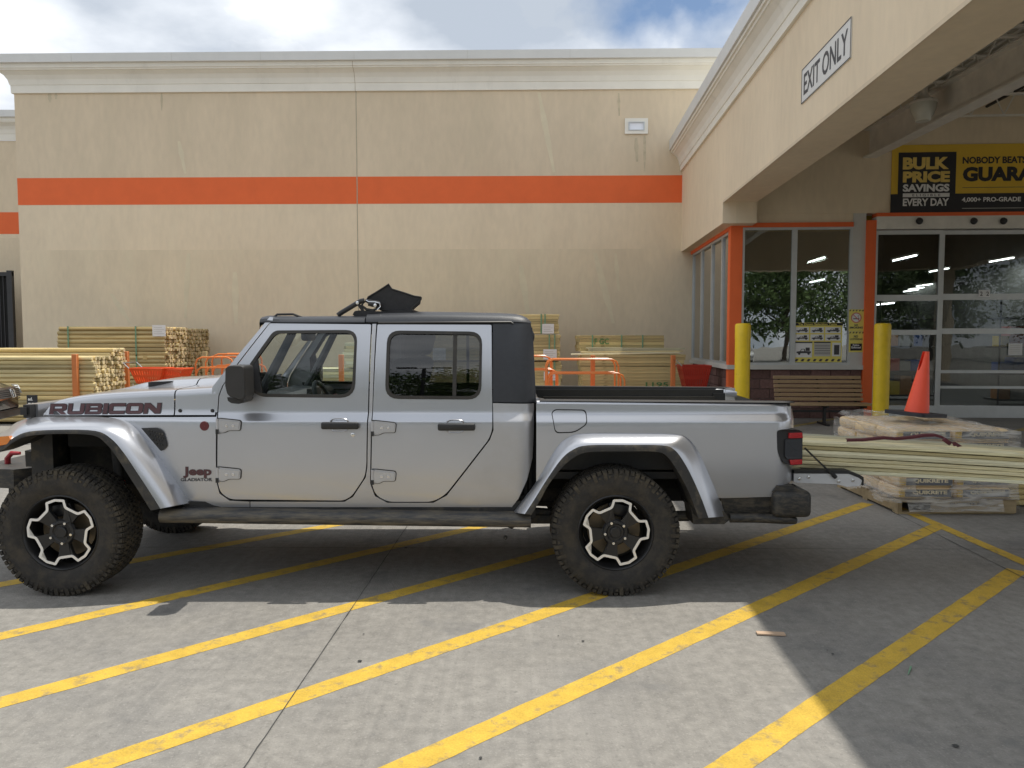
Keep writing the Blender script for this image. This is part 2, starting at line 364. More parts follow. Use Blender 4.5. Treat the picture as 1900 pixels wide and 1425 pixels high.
prof = [(0, 8.07), (.05, 8.07), (.055, 8.27), (.07, 8.275), (.075, 8.30), (.10, 8.40), (.16, 8.50), (.26, 8.575), (.30, 8.585), (.305, 8.62), (.33, 8.625), (.34, 8.73), (.0, 8.735)]
sweep(MB(MW), prof, [(0, 9), (0, 0), (22, 0)]).build('cornice', M['trim'], store)
sweep(MB(MW), [(.0, 8.70), (.42, 8.735), (.425, 8.95), (.38, 8.965), (-.3, 8.97)], [(0, 9), (0, 0), (22, 0)]).build('coping', M['coping'], store)
j = MB(MW)
for z0, z1, o_ in ((0, 5.17, .003), (5.17, 5.875, .007), (5.875, 8.07, .003)):
    rows = []
    for i in range(21):
        z = z0+(z1-z0)*i/20; x = 9.05+.012*noise.noise(Vector((0, 0, z*1.5)))
        rows.append([Vector((x-.012, -o_, z)), Vector((x+.012, -o_, z))])
    j.grid(rows, False)
j.build('wall_joint', M['stain'], store)
cj = MB(MW)
for k in range(len(prof)-2):
    (o0, z0), (o1, z1) = prof[k], prof[k+1]
    cj.add([(9.04-.006, -o0-.004, z0-.002), (9.04+.006, -o0-.004, z0-.002), (9.04+.006, -o1-.004, z1), (9.04-.006, -o1-.004, z1)], [(0, 1, 2, 3)])
cj.build('cornice_joint', M['stain'], store)
for x in (1.8, 4.4, 6.7, 9.1, 12, 14.6): MB(MW).box(x, x+.006, -.4265, -.42, 8.74, 8.95).build('coping_seam', M['greyflat'], store)
random.seed(3)
PT = []                                                        # paler repair streaks in the stucco
def streak(px, y0, y1, dx, wd, mm_='patch'):
    rows = []; n = 14
    for i in range(n+1):
        t = i/n; q = mwall(px+dx*t, y0+(y1-y0)*t); k = wd*(.5+.5*math.sin(math.pi*min(1, t*1.05+.05)))*(1+.5*noise.noise(Vector((px, t*4, 0))))
        rows.append([Vector((q.x-k, -.0035, q.z)), Vector((q.x+k, -.0035, q.z))])
    MB(MW).grid(rows, False).build('repair_streak', M[mm_], store)
def mwall(px, py):
    d = MW.to_3x3().inverted() @ ray(px, py); o_ = MW.inverted() @ O; return o_+d*(-o_.y/d.y)
for a in ((332, 262, 322, 12, .06), (1000, 172, 320, 28, .07), (436, 505, 600, 2, .09), (966, 492, 585, 14, .09), (1104, 470, 600, 34, .09), (206, 545, 600, 36, .08), (1142, 470, 540, 6, .05), (350, 470, 590, -6, .07)): streak(*a)
for a in ((1180, 256, 300, 2, .05), (1196, 252, 318, 0, .035), (92, 173, 190, 1, .05), (104, 173, 184, 0, .04), (300, 173, 205, 0, .03), (1148, 173, 215, 1, .03)): streak(*a, 'drip')
# wing further back at the left edge
wing = thing('store_wing', 'lower set back beige store wing with orange band at the left edge', 'building', (-18, 26.2, 0))
MB().box(-30, -12.9, 26.0, 26.5, 0, 5.0).build('lower_wall', M['stucco_lo'], wing)
MB().box(-30, -12.9, 25.996, 26.5, 5.13, 5.85).build('orange_band', M['orange'], wing)
MB().box(-30, -12.9, 26.0, 26.5, 5.85, 8.2).build('upper_wall', M['stucco_hi'], wing)
MB().box(-30, -12.9, 26.0, 26.5, 5.0, 5.13).build('middle_wall', M['stucco'], wing)
sweep(MB(), [(a, z+.14) for a, z in prof], [(-30, 26), (-12.9, 26)]).build('cornice', M['trim'], wing)
sweep(MB(), [(.0, 8.84), (.42, 8.875), (.425, 9.09), (.38, 9.1), (-.3, 9.1)], [(-30, 26), (-12.9, 26)]).build('coping', M['coping'], wing)
# black gate
gx1 = onY(27, 600, 24.5).x; gt = thing('metal_gate', 'tall black metal gate at the far left beside the store corner', 'gate', (gx1-2, 24.5, 0))
zt = onY(10, 505, 24.5).z
f_ = MB()
for x in (gx1-.16, gx1-1.7, gx1-3.2): f_.box(x, x+.16, 24.44, 24.56, 0, zt+(.05 if x == gx1-.16 else 0))
f_.box(gx1-3.2, gx1, 24.46, 24.54, zt-.12, zt); f_.box(gx1-3.2, gx1, 24.46, 24.54, .1, .2)
f_.build('gate_frame', M['steel'], gt)
MB().box(gx1-3.1, gx1-.1, 24.57, 24.59, .05, zt-.1).build('gate_screen', M['dark'], gt)
b_ = MB()
for i in range(26): b_.box(gx1-3.15+i*.118, gx1-3.15+i*.118+.025, 24.485, 24.515, .2, zt-.12)
b_.build('gate_bars', M['steel'], gt)
# wall light
q0 = mwall(1159, 249); q1 = mwall(1202, 220)
wl = thing('wall_light', 'small square recessed light box high on the beige wall', 'light', MW @ Vector(((q0.x+q1.x)/2, 0, (q0.z+q1.z)/2)))
cx, cz = (q0.x+q1.x)/2, (q0.z+q1.z)/2; hw, hh = (q1.x-q0.x)/2, (q1.z-q0.z)/2
MB(MW).prism([(cx-hw, cz-hh), (cx+hw, cz-hh), (cx+hw, cz+hh), (cx-hw, cz+hh)], lambda a, b, d: Vector((a, d, b)), -.045, -.004, [[(cx-hw*.62, cz-hh*.5), (cx+hw*.62, cz-hh*.5), (cx+hw*.62, cz+hh*.45), (cx-hw*.62, cz+hh*.45)]]).build('housing', M['trim'], wl)
MB(MW).box(cx-hw*.61, cx+hw*.61, -.03, -.006, cz-hh*.49, cz+hh*.44).build('lens', mat('light_lens', (.85, .88, .95), .15, var=.02), wl)
MB(MW).prism([(cx-hw*.7, cz-hh*.58), (cx+hw*.7, cz-hh*.58), (cx+hw*.7, cz+hh*.53), (cx-hw*.7, cz+hh*.53)], lambda a, b, d: Vector((a, d, b)), -.06, -.046, [[(cx-hw*.6, cz-hh*.48), (cx+hw*.6, cz-hh*.48), (cx+hw*.6, cz+hh*.43), (cx-hw*.6, cz+hh*.43)]]).build('bezel', M['alu'], wl)
# ------------------------------------------------------------------ canopy (entrance frame)
CW = 3.291; U1 = 15.9; UE = .6; WR = 15.5
can = thing('exit_canopy', 'big beige stucco canopy over the store exit with white cornice', 'canopy', ME @ Vector((8, 8, 0)))
fa = MB(ME); fa.box(CW, 3.95, UE, 15.53, 4.305, 6.6)
fa.build('fascia', M['stucco'], can)
MB(ME).box(CW, CW+.26, 15.53, 20.9, 3.895, 6.6).build('side_wall', M['stucco'], can)
MB(ME).box(CW-.012, CW-.0, UE, 15.50, 4.285, 4.33).build('drip_edge', M['stucco_hi'], can)
MB(ME).box(CW+.26, 3.95, 15.53, 15.88, 3.895, 4.9).build('return_wall', M['stucco_lo'], can)
prof2 = [(0, 5.98), (.05, 5.98), (.055, 6.12), (.07, 6.125), (.08, 6.16), (.10, 6.24), (.15, 6.33), (.23, 6.40), (.26, 6.41), (.265, 6.45), (.30, 6.455), (.305, 6.50), (0, 6.505)]
sweep(MB(ME), prof2, [(WR, UE), (CW, UE), (CW, 20.9)], -1).build('cornice', M['trim'], can)
sweep(MB(ME), [(0, 6.49), (.325, 6.505), (.344, 6.51), (.344, 6.77), (.30, 6.785), (-.3, 6.79)], [(WR, UE), (CW, UE), (CW, 20.9)], -1).build('coping', M['coping'], can)
MB(ME).box(3.95, WR, UE, UE+.6, 4.305, 6.6).build('fascia', M['stucco'], can)
MB(ME).box(WR-.6, WR, UE+.6, 15.88, 4.305, 6.6).build('fascia', M['stucco'], can)
dk = MB(ME); rows = []
for i in range(int((WR-3.4)/.075)):
    w0 = 3.4+i*.075*1.0; h = .04 if i % 2 else 0
    rows += [[Vector((w0, UE+.3, 6.50+h)), Vector((w0, 20.9, 6.50+h))], [Vector((w0+.06, UE+.3, 6.50+h)), Vector((w0+.06, 20.9, 6.50+h))]]
dk.grid(rows, False); dk.box(3.3, WR, UE+.02, 20.9, 6.6, 6.72); dk.build('roof_deck', M['roofdeck'], can)
# steel beam and open web joists
p0 = e_u(1614, 293, 15.86); bz = p0.z; w1 = (1900-1030)/1427*10.74
def beam_pt(u): t = (15.88-u)/(15.88-10.74); return p0.x+(w1-p0.x)*t
bm_ = MB(ME); u0, u1 = 1.25, 15.87
for dz0, dz1, hw_ in ((0, .03, .13), (.53, .56, .13), (.03, .53, .012)):
    a, b = beam_pt(u0), beam_pt(u1)
    bm_.add([(a-hw_, u0, bz+dz0), (a+hw_, u0, bz+dz0), (b+hw_, u1, bz+dz0), (b-hw_, u1, bz+dz0), (a-hw_, u0, bz+dz1), (a+hw_, u0, bz+dz1), (b+hw_, u1, bz+dz1), (b-hw_, u1, bz+dz1)], [(0, 3, 2, 1), (4, 5, 6, 7), (0, 1, 5, 4), (1, 2, 6, 5), (2, 3, 7, 6), (3, 0, 4, 7)])
bm_.build('steel_beam', M['whitepaint'], can)
for k, u in enumerate([15.2, 13.9, 12.6, 11.3, 10, 8.7, 7.4, 6.1, 4.8, 3.5]):
    jb = MB(ME); zt_, zb_ = 6.46, bz+.62
    jb.box(3.95, WR-.6, u-.04, u+.04, zt_-.04, zt_); jb.box(4.2, WR-.8, u-.035, u+.035, zb_-.03, zb_)
    x = 4.2; up = True
    while x < WR-1:
        jb.tube([(x, u, zb_ if up else zt_-.03), (x+.3, u, zt_-.03 if up else zb_)], .012, 5); x += .3; up = not up
    jb.build('roof_joist', M['whitepaint'], can)
jb = MB(ME)
for w_, z_ in ((4.6, 6.2), (5.5, 6.15), (8.4, 6.15)): jb.tube([(w_, 1.5, z_), (w_, 15.8, z_)], .03, 6)
jb.build('conduit', M['steel'], can)
MB(ME).box(4.6, 4.9, 1.5, 15.8, 6.3, 6.45).build('cable_tray', M['steel'], can)
for w_, u_ in ((WR-.8, 1.0), (WR-.8, 8.5)): MB(ME).box(w_, w_+.5, u_, u_+.5, 0, 4.3).build('column', M['stucco'], can)
# canopy lamp
lp = e_u(1713, 205, 13.2); lpw = ME @ lp
lam = thing('canopy_lamp', 'round ribbed glass lamp hanging beside the white canopy beam', 'lamp', lpw)
MB(ME).lathe([(.005, -.17), (.11, -.175), (.125, -.16), (.13, -.12), (.165, -.06), (.19, .0), (.2, .07), (.205, .10), (.17, .12)], 24, c=lp).build('diffuser', mat('lamp_glass', (.6, .6, .52), .25, var=.04), lam)
MB(ME).lathe([(.02, .12), (.21, .10), (.21, .14), (.1, .2), (.06, .3), (.05, .5), (.0, .5)], 20, c=lp).build('housing', M['whitepaint'], lam)
MB(ME).tube([lp+Vector((0, 0, .45)), lp+Vector((0, 0, 6.45-lp.z))], .02, 8).build('stem', M['steel'], lam)
# EXIT ONLY sign
sg = thing('exit_sign', 'white sign reading EXIT ONLY on the canopy fascia', 'sign', ME @ Vector((CW, 9.82, 4.97)))
su0, su1, sz0, sz1 = 10.69, 8.97, 4.748, 5.197
MB(ME).box(CW-.012, CW-.002, su1, su0, sz0, sz1).build('plate', M['signwhite'], sg)
fr = MB(ME)
for a, b, c_, d_ in ((su1, su0, sz0, sz0+.012), (su1, su0, sz1-.012, sz1), (su1, su1+.012, sz0, sz1), (su0-.012, su0, sz0, sz1)): fr.box(CW-.016, CW-.0125, a, b, c_, d_)
fr.build('border', M['ink'], sg)
tx = MB(ME); lettering(tx, 'EXIT ONLY', lambda a, b: Vector((CW-.0145, su0-.09-(su0-su1-.18)*a, sz0+.085+(sz1-sz0-.17)*b)), .018); tx.build('lettering', M['ink'], sg)
# ------------------------------------------------------------------ glazed entrance
ves = thing('store_entrance', 'glazed store entrance corner with orange posts over a dark block base', 'entrance', ME @ Vector((5, U1+1, 0)))
MB(ME).box(CW+.26, 14, U1, U1+.35, 4.125, 6.45).build('upper_wall', M['stucco_lo'], ves)
MB(ME).box(3.62, 6.2, U1+.05, U1+.3, 0, 1.0).build('base_core', M['mortar'], ves)
MB(ME).box(3.62, 3.87, U1+.3, 20.3, 0, 1.0).build('base_core', M['mortar'], ves)
br = MB(ME); random.seed(5)
for r in range(5):
    z0 = r*.2; off = .2 if r % 2 else 0
    x = 3.58-off
    while x < 6.19:
        a, b = max(3.58, x+.005), min(6.19, x+.395)
        if b-a > .03: br.rbox(a, b, U1+.02+random.uniform(-.004, .006), U1+.2, z0+.005, z0+.195, .006, 1)
        x += .4
    y = U1+.2-off
    while y < 20.2:
        a, b = max(U1+.21, y+.005), min(20.25, y+.395)
        if b-a > .03: br.rbox(3.58+random.uniform(-.004, .006), 3.8, a, b, z0+.005, z0+.195, .006, 1)
        y += .4
br.build('block_base', M['brick'], ves)
sl_ = MB(ME); sl_.box(3.5, 6.2, U1-.04, U1+.2, 1.0, 1.09); sl_.box(3.5, 3.75, U1+.2, 20.3, 1.0, 1.09); sl_.build('sill', M['greyflat'], ves)
MB(ME).box(3.53, 3.77, U1-.025, U1+.2, .0, 3.91).build('corner_post', M['orange'], ves)
MB(ME).box(3.77, 5.95, U1-.02, U1+.2, 3.86, 3.95).build('head_trim', M['orange'], ves)
MB(ME).box(3.53, 3.7, U1+.2, 20.5, 3.82, 3.895).build('head_trim', M['orange'], ves)
MB(ME).box(5.95, 6.2, U1, U1+.2, 1.09, 4.125).build('wall_panel', M['greyflat'], ves)
MB(ME).box(3.55, 5.95, U1+.02, U1+.35, 3.95, 4.125).build('head_wall', M['stucco_lo'], ves)
MB(ME).box(6.2, 6.385, U1-.05, U1+.2, 0, 3.98).build('door_post', M['orange'], ves)
def win(a0, a1, z0, z1, fn, t=.05):
    fr = MB(ME); fr.prism([(a0, z0), (a1, z0), (a1, z1), (a0, z1)], fn, 0, .08, [[(a0+t, z0+t), (a1-t, z0+t), (a1-t, z1-t), (a0+t, z1-t)]]); o = fr.build('window', M['alu'], ves)
    MB(ME).prism([(a0+t, z0+t), (a1-t, z0+t), (a1-t, z1-t), (a0+t, z1-t)], fn, .035, .045).build('pane', M['glass'], o)
xm = e_u(1474, 500, U1).x
win(3.77, xm, 1.09, 3.86, lambda a, b, d: Vector((a, U1+.0+d, b))); win(xm, 5.95, 1.09, 3.86, lambda a, b, d: Vector((a, U1+d, b)))
us = [U1+.2]+[e_w(x, 550, 3.56).y for x in (1338, 1319, 1300, 1284)]+[20.4]
for i in range(5):
    if us[i+1]-us[i] > .1: win(us[i], us[i+1], 1.09, 3.82, lambda a, b, d: Vector((3.56+d, a, b)))
# sliding door
dr = thing('sliding_door', 'wide grey framed automatic glass door under the yellow banner', 'door', ME @ Vector((8.5, U1, 0)))
MB(ME).box(6.385, 13, U1-.06, U1+.2, 3.80, 4.05).build('header', M['whitepaint'], dr)
MB(ME).box(6.385, 13, U1-.065, U1+.2, 4.05, 4.12).build('head_trim', M['orange'], dr)
for px in (1706, 1807, 1862):
    c = e_u(px, 410, U1-.08); MB(ME).lathe([(.001, -.06), (.05, -.05), (.07, 0), (.05, .02), (.001, .02)], 14, 'Y', c).build('sensor', M['black'], dr)
wa, wb = 6.385, 13
X = [6.385, e_u(1742, 500, U1).x, e_u(1752, 500, U1).x, 9.8, 9.9, 13]
Z = [(.05, .28), (1.04, 1.12), (2.37, 2.55), (1.72, 1.88), (3.6, 3.8)]
def leaf(x0, x1, uo, rails):
    mb = MB(ME); y0, y1 = U1+uo, U1+uo+.05
    mb.box(x0, x0+.06, y0, y1, .03, 3.78); mb.box(x1-.06, x1, y0, y1, .03, 3.78)
    for a, b in rails: mb.box(x0+.06, x1-.06, y0+.002, y1-.002, a, b)
    o = mb.build('door_leaf', M['alu'], dr)
    MB(ME).box(x0+.06, x1-.06, y0+.02, y0+.028, .28, 3.70).build('pane', M['doorglass'], o)
R0 = [(.03, .27), (1.70, 1.80), (2.38, 2.50), (3.70, 3.78)]
leaf(6.385, X[1]+.06, .0, R0); leaf(X[1]+.07, 9.85, .06, [(.03, .27), (.62, .67), (.93, .99), (1.72, 1.83), (2.40, 2.52), (3.70, 3.78)]); leaf(9.86, 13, .0, R0)
# interior: dark room with tube lights and racks
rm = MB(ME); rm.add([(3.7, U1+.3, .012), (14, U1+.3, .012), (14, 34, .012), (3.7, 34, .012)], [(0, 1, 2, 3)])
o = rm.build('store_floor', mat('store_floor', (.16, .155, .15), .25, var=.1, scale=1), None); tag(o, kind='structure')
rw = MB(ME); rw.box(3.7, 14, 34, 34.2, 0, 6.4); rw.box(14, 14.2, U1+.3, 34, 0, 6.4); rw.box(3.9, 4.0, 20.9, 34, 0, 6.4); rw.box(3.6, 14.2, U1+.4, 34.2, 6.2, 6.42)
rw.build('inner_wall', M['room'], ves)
MB(ME).box(3.7, 13.9, 20.3, 20.5, 4.4, 4.9).build('inner_beam', M['banneryel'], ves)
tl = None
for i, (px, py, u) in enumerate([(1678, 480, 19.5), (1640, 565, 22), (1515, 483, 21), (1516, 522, 24), (1858, 483, 24), (1888, 478, 24.5), (1742, 502, 26), (1715, 530, 30), (1700, 536, 30), (1690, 540, 31), (1895, 505, 28)]):
    c = e_u(px, py, u); t = thing('tube_light', 'lit white tube light inside the dark store seen through glass', 'light', ME @ c, 'tube lights inside the store')
    MB(ME).box(c.x-.02, c.x+.02, c.y-.62, c.y+.62, c.z, c.z+.025).build('lit_tube', M['tube'], t)
    MB(ME).box(c.x-.05, c.x+.05, c.y-.66, c.y+.66, c.z+.032, c.z+.08).build('housing', M['whitepaint'], t)
    if i in (0, 1, 2, 4, 6): al = bpy.data.lights.new('tube_glow', 'AREA'); al.energy = 24; al.size = .2; al.size_y = 1.2; al.shape = 'RECTANGLE'; ao = bpy.data.objects.new('tube_glow', al); COL.objects.link(ao); ao.location = ME @ (c-Vector((0, 0, .03))); ao.rotation_euler = (0, 0, -EA)
cols = [(.35, .05, .03), (.05, .10, .30), (.55, .40, .04), (.30, .29, .27), (.10, .10, .10), (.35, .16, .05)]
cm = [mat('carton_'+n, c, .7) for n, c in zip(('red', 'blue', 'yellow', 'pale', 'dark', 'brown'), cols)]
random.seed(11)
for i, (w_, u_, lab) in enumerate([(7.0, 19.5, 'dark shelf rack of coloured cartons behind the left door leaf'), (9.2, 21, 'dark shelf rack of coloured cartons behind the wide door leaf'), (4.9, 24, 'dark shelf rack of cartons deep behind the front window'), (11.6, 19.5, 'shelf rack of coloured cartons inside the store at the right edge')]):
    rk = thing('shelf_rack', lab, 'shelf', ME @ Vector((w_, u_, 0)))
    fb = MB(ME)
    for z in (.12, .75, 1.4, 2.1): fb.box(w_-.9, w_+.9, u_-.3, u_+.3, z, z+.04)
    for a in (-.9, .87): fb.box(w_+a, w_+a+.03, u_-.3, u_-.27, 0, 2.6)
    fb.build('frame', M['steel'], rk)
    for z in (.16, .79, 1.44):
        x = w_-.85
        while x < w_+.6:
            d = random.uniform(.2, .45); MB(ME).box(x, x+d-.02, u_-.28, u_+.1, z, z+random.uniform(.25, .5)).build('carton', random.choice(cm), rk); x += d
# banner
bn = thing('store_banner', 'yellow and black banner reading BULK PRICE SAVINGS above the door', 'banner', ME @ Vector((8.5, U1, 4.8)))
bx0, bx1 = 6.66, 11.2; bu = U1-.02
MB(ME).box(bx0, bx1, bu-.004, bu+.015, 4.125, 5.45).build('yellow_field', M['banneryel'], bn)
def EP(px, py): return e_u(px, py, bu-.012)
zb = e_u(1800, 359, bu).z
bk = MB(ME); bk.box(bx0-.01, bx1, bu-.010, bu-.0045, 4.122, zb)
q = EP(1668, 283); q2 = EP(1775, 283); bk.box(q.x, q2.x, bu-.0115, bu-.0045, zb, q.z)
bk.build('black_field', M['bannerblk'], bn)
def btext(body, x0, y0, x1, y1, m, bold=.02, nm='lettering', parent=bn, dep=.0135):
    a0 = e_u(x0, y1, bu-dep); a1 = e_u(x1, y0, bu-dep); tx = MB(ME)
    lettering(tx, body, lambda a, b: Vector((a0.x+(a1.x-a0.x)*a, bu-dep, a0.z+(a1.z-a0.z)*b)), bold); return tx.build(nm, m, parent)
btext('BULK', 1675, 291, 1761.5, 315, M['bannertxt'], .055); btext('PRICE', 1675, 317, 1763, 339, M['bannertxt'], .055); btext('SAVINGS', 1675, 341, 1762, 356, M['paper'], .045)
a0 = EP(1675, 366); a1 = EP(1762, 358); MB(ME).box(a0.x, a1.x, bu-.013, bu-.0118, a0.z, a1.z).build('white_bar', M['paper'], bn)
btext('E L I G I B L E', 1693, 359.5, 1745, 364.5, M['ink'], .01, dep=.0145)
btext('EVERY DAY', 1675, 367.5, 1761, 382.5, M['paper'], .035)
btext('NOBODY BEATS OUR', 1786, 289, 1945, 304, M['bannerblk'], .04, dep=.0065); btext('GUARANTEE', 1786, 307, 2010, 337, M['bannerblk'], .055, dep=.0065)
btext('4,000+ PRO-GRADE', 1784.5, 365, 1894.5, 376, M['paper'], .03, dep=.0125)
a0 = EP(1786, 348); MB(ME).box(a0.x, bx1-.1, bu-.0055, bu-.0042, a0.z-.005, a0.z+.005).build('fine_print', M['ink'], bn)
a0 = EP(1785, 386.5); MB(ME).box(a0.x, bx1-.1, bu-.0125, bu-.0105, a0.z-.006, a0.z+.004).build('fine_print', M['greyflat'], bn)
# window poster
po = thing('tie_down_poster', 'yellow bordered Tie Down Selection Table poster on the front window', 'poster', ME @ Vector((5.2, U1, 1.5)))
pu = U1+.025
def PP(px, py, d=0): return e_u(px, py, pu-d)
def prect(name, x0, y0, x1, y1, m, d, par=po, U=None):
    a = e_u(x0, y1, pu); b = e_u(x1, y0, pu); return MB(ME).box(a.x, b.x, pu-d-.003, pu-d, a.z, b.z).build(name, m, par)
prect('sheet', 1473, 598.5, 1563, 672, M['posteryel'], 0); prect('title_bar', 1474, 599, 1563, 604, M['bannerblk'], .0035)
tx = MB(ME); a0 = PP(1481, 603.5, .009); a1 = PP(1553, 599.5, .009); lettering(tx, 'Tie Down Selection Table', lambda a, b: Vector((a0.x+(a1.x-a0.x)*a, pu-.008, a0.z+(a1.z-a0.z)*b)), .02); tx.build('lettering', M['posteryel'], po)
pn = []
for r, (y0, y1) in enumerate(((607, 618), (620.5, 632))):
    for x0, x1 in ((1475, 1501), (1503.5, 1528.5), (1531, 1560)): prect('picture_panel', x0, y0, x1, y1, M['paper'], .0035); pn.append((x0, y0, x1, y1, 1))
prect('picture_panel', 1474.5, 634.5, 1507, 663, M['paper'], .0035); prect('picture_panel', 1510, 634.5, 1541, 661, M['greyflat'], .0035); prect('picture_panel', 1543.5, 636, 1560, 661, M['paper'], .0035)
prect('heading_bar', 1474.5, 634, 1507, 636.5, M['ink'], .007); prect('heading_bar', 1510, 634, 1541, 636.5, M['ink'], .007)
pn.append((1474.5, 642, 1507, 661, 1))
ic = MB(ME)
for x0, y0, x1, y1, k in pn:
    fx = lambda a, b, d: (lambda p: Vector((p.x, pu-.007-d, p.z)))(e_u(x0+(x1-x0)*a, y1-(y1-y0)*b, pu))
    ic.prism([(.1, .3), (.1, .45), (.3, .5), (.38, .72), (.56, .72), (.6, .5), (.92, .48), (.92, .3)], fx, 0, .002, [[(.34, .5), (.4, .67), (.52, .67), (.54, .5)]])
    for cx_ in (.25, .78): ic.prism([(cx_+.075*math.cos(t), .28+.15*math.sin(t)) for t in np.linspace(0, 2*math.pi, 10)[:-1]], fx, .002, .004)
    ic.prism([(.62, .52), (.62, .85), (.85, .85), (.85, .52)], fx, 0, .002)
for i in range(6):
    x0, y0, x1, y1 = 1511, 640+i*3.2, 1540, 641+i*3.2; a = PP(x0, y1); b = PP(x1, y0); ic.box(a.x, b.x, pu-.0085, pu-.0068, a.z, b.z)
a = PP(1547, 658); b = PP(1557, 640); ic.rbox(a.x, b.x, pu-.012, pu-.0068, a.z, b.z, .002, 1)
ic.build('vehicle_drawing', M['ink'], po)
for i in range(8):
    hz = MB(ME); x = 1474+i*11.2; P4 = [PP(x, 670.5), PP(x+5, 670.5), PP(x+7.5, 666), PP(x+2.5, 666)]; hz.add([Vector((p.x, pu-.0045, p.z)) for p in P4], [(0, 1, 2, 3)]); hz.build('hazard_stripe', M['ink'], po)
# no smoking / no loitering notices on the grey panel
pu = U1-.004
def notice(nm, lab, y0, y1):
    t = thing(nm, lab, 'sign', ME @ Vector((6.08, pu, 2))); prect('plate', 1574.5, y0, 1603.5, y1, M['posteryel'], .0, t); z = MB(ME)
    for i in range(5):
        z = MB(ME); x = 1575.5+i*5.9; P4 = [PP(x, y0+3.6), PP(x+2.4, y0+3.6), PP(x+4, y0+.8), PP(x+1.6, y0+.8)]; z.add([Vector((p.x, pu-.0045, p.z)) for p in P4], [(0, 1, 2, 3)]); z.build('hazard_stripe', M['ink'], t)
    return t
def ntext(t, body, x0, y0, x1, y1, m, bold, d=.0055):
    a0 = PP(x0, y1); a1 = PP(x1, y0); tx = MB(ME); lettering(tx, body, lambda a, b: Vector((a0.x+(a1.x-a0.x)*a, pu-d, a0.z+(a1.z-a0.z)*b)), bold); tx.build('lettering', m, t)
t = notice('no_smoking_sign', 'yellow NO SMOKING notice with round symbol on the grey panel', 574, 614.5)
c = PP(1588.5, 589.5); MB(ME).lathe([(.001, 0), (.105, 0), (.105, -.003), (.001, -.003)], 28, 'Y', Vector((c.x, pu-.0035, c.z))).build('symbol_disc', M['paper'], t)
MB(ME).lathe([(.085, -.004), (.105, -.004), (.105, -.001), (.085, -.001)], 28, 'Y', Vector((c.x, pu-.0045, c.z)), True).build('symbol_ring', M['signred'], t)
zz = MB(ME); zz.box(c.x-.06, c.x+.06, pu-.009, pu-.0065, c.z-.03, c.z-.012); zz.tube([(c.x+.05, pu-.008, c.z), (c.x+.03, pu-.008, c.z+.03), (c.x+.055, pu-.008, c.z+.05)], .004, 5); zz.build('cigarette', M['ink'], t)
zz = MB(ME); zz.box(-.095, .095, -.002, 0, -.008, .008, Matrix.Rotation(rad(45), 3, 'Y'), (c.x, pu-.0095, c.z)); zz.build('symbol_bar', M['signred'], t)
ntext(t, 'NO', 1585, 601.5, 1592, 605, M['ink'], .04); ntext(t, 'SMOKING', 1576, 605.8, 1601, 609.6, M['ink'], .04)
t = notice('no_loitering_sign', 'yellow NO LOITERING notice with black Police Enforced box on the grey panel', 615, 653.5)
ntext(t, 'NO', 1584, 622, 1592, 626.5, M['ink'], .04); ntext(t, 'LOITERING', 1577, 627.5, 1600, 631, M['ink'], .03)
prect('black_box', 1577.5, 637.5, 1599, 650.5, M['bannerblk'], .0035, t); ntext(t, 'Police', 1582, 638.5, 1594, 642, M['paper'], .03, .0085); ntext(t, 'Enforced', 1579.5, 642.5, 1597, 646.5, M['paper'], .03, .0085)
pu = U1+.055
t = thing('door_number', 'small white 22 decal on the door glass', 'sign', ME @ Vector((8.6, pu, 2.5))); prect('plate', 1815.5, 538, 1837, 551, M['paper'], 0, t)
ntext(t, '2  2', 1818, 541, 1835, 549, M['ink'], .01, .0045)
t = thing('door_notice', 'white paper notice taped on the door glass at the right edge', 'sign', ME @ Vector((9.2, pu, 1.6))); prect('sheet', 1870.5, 637, 1897, 659, M['paper'], 0, t)
for i in range(5): prect('printed_line', 1874, 641+i*3.4, 1893, 641.8+i*3.4, M['greyflat'], .0032, t)
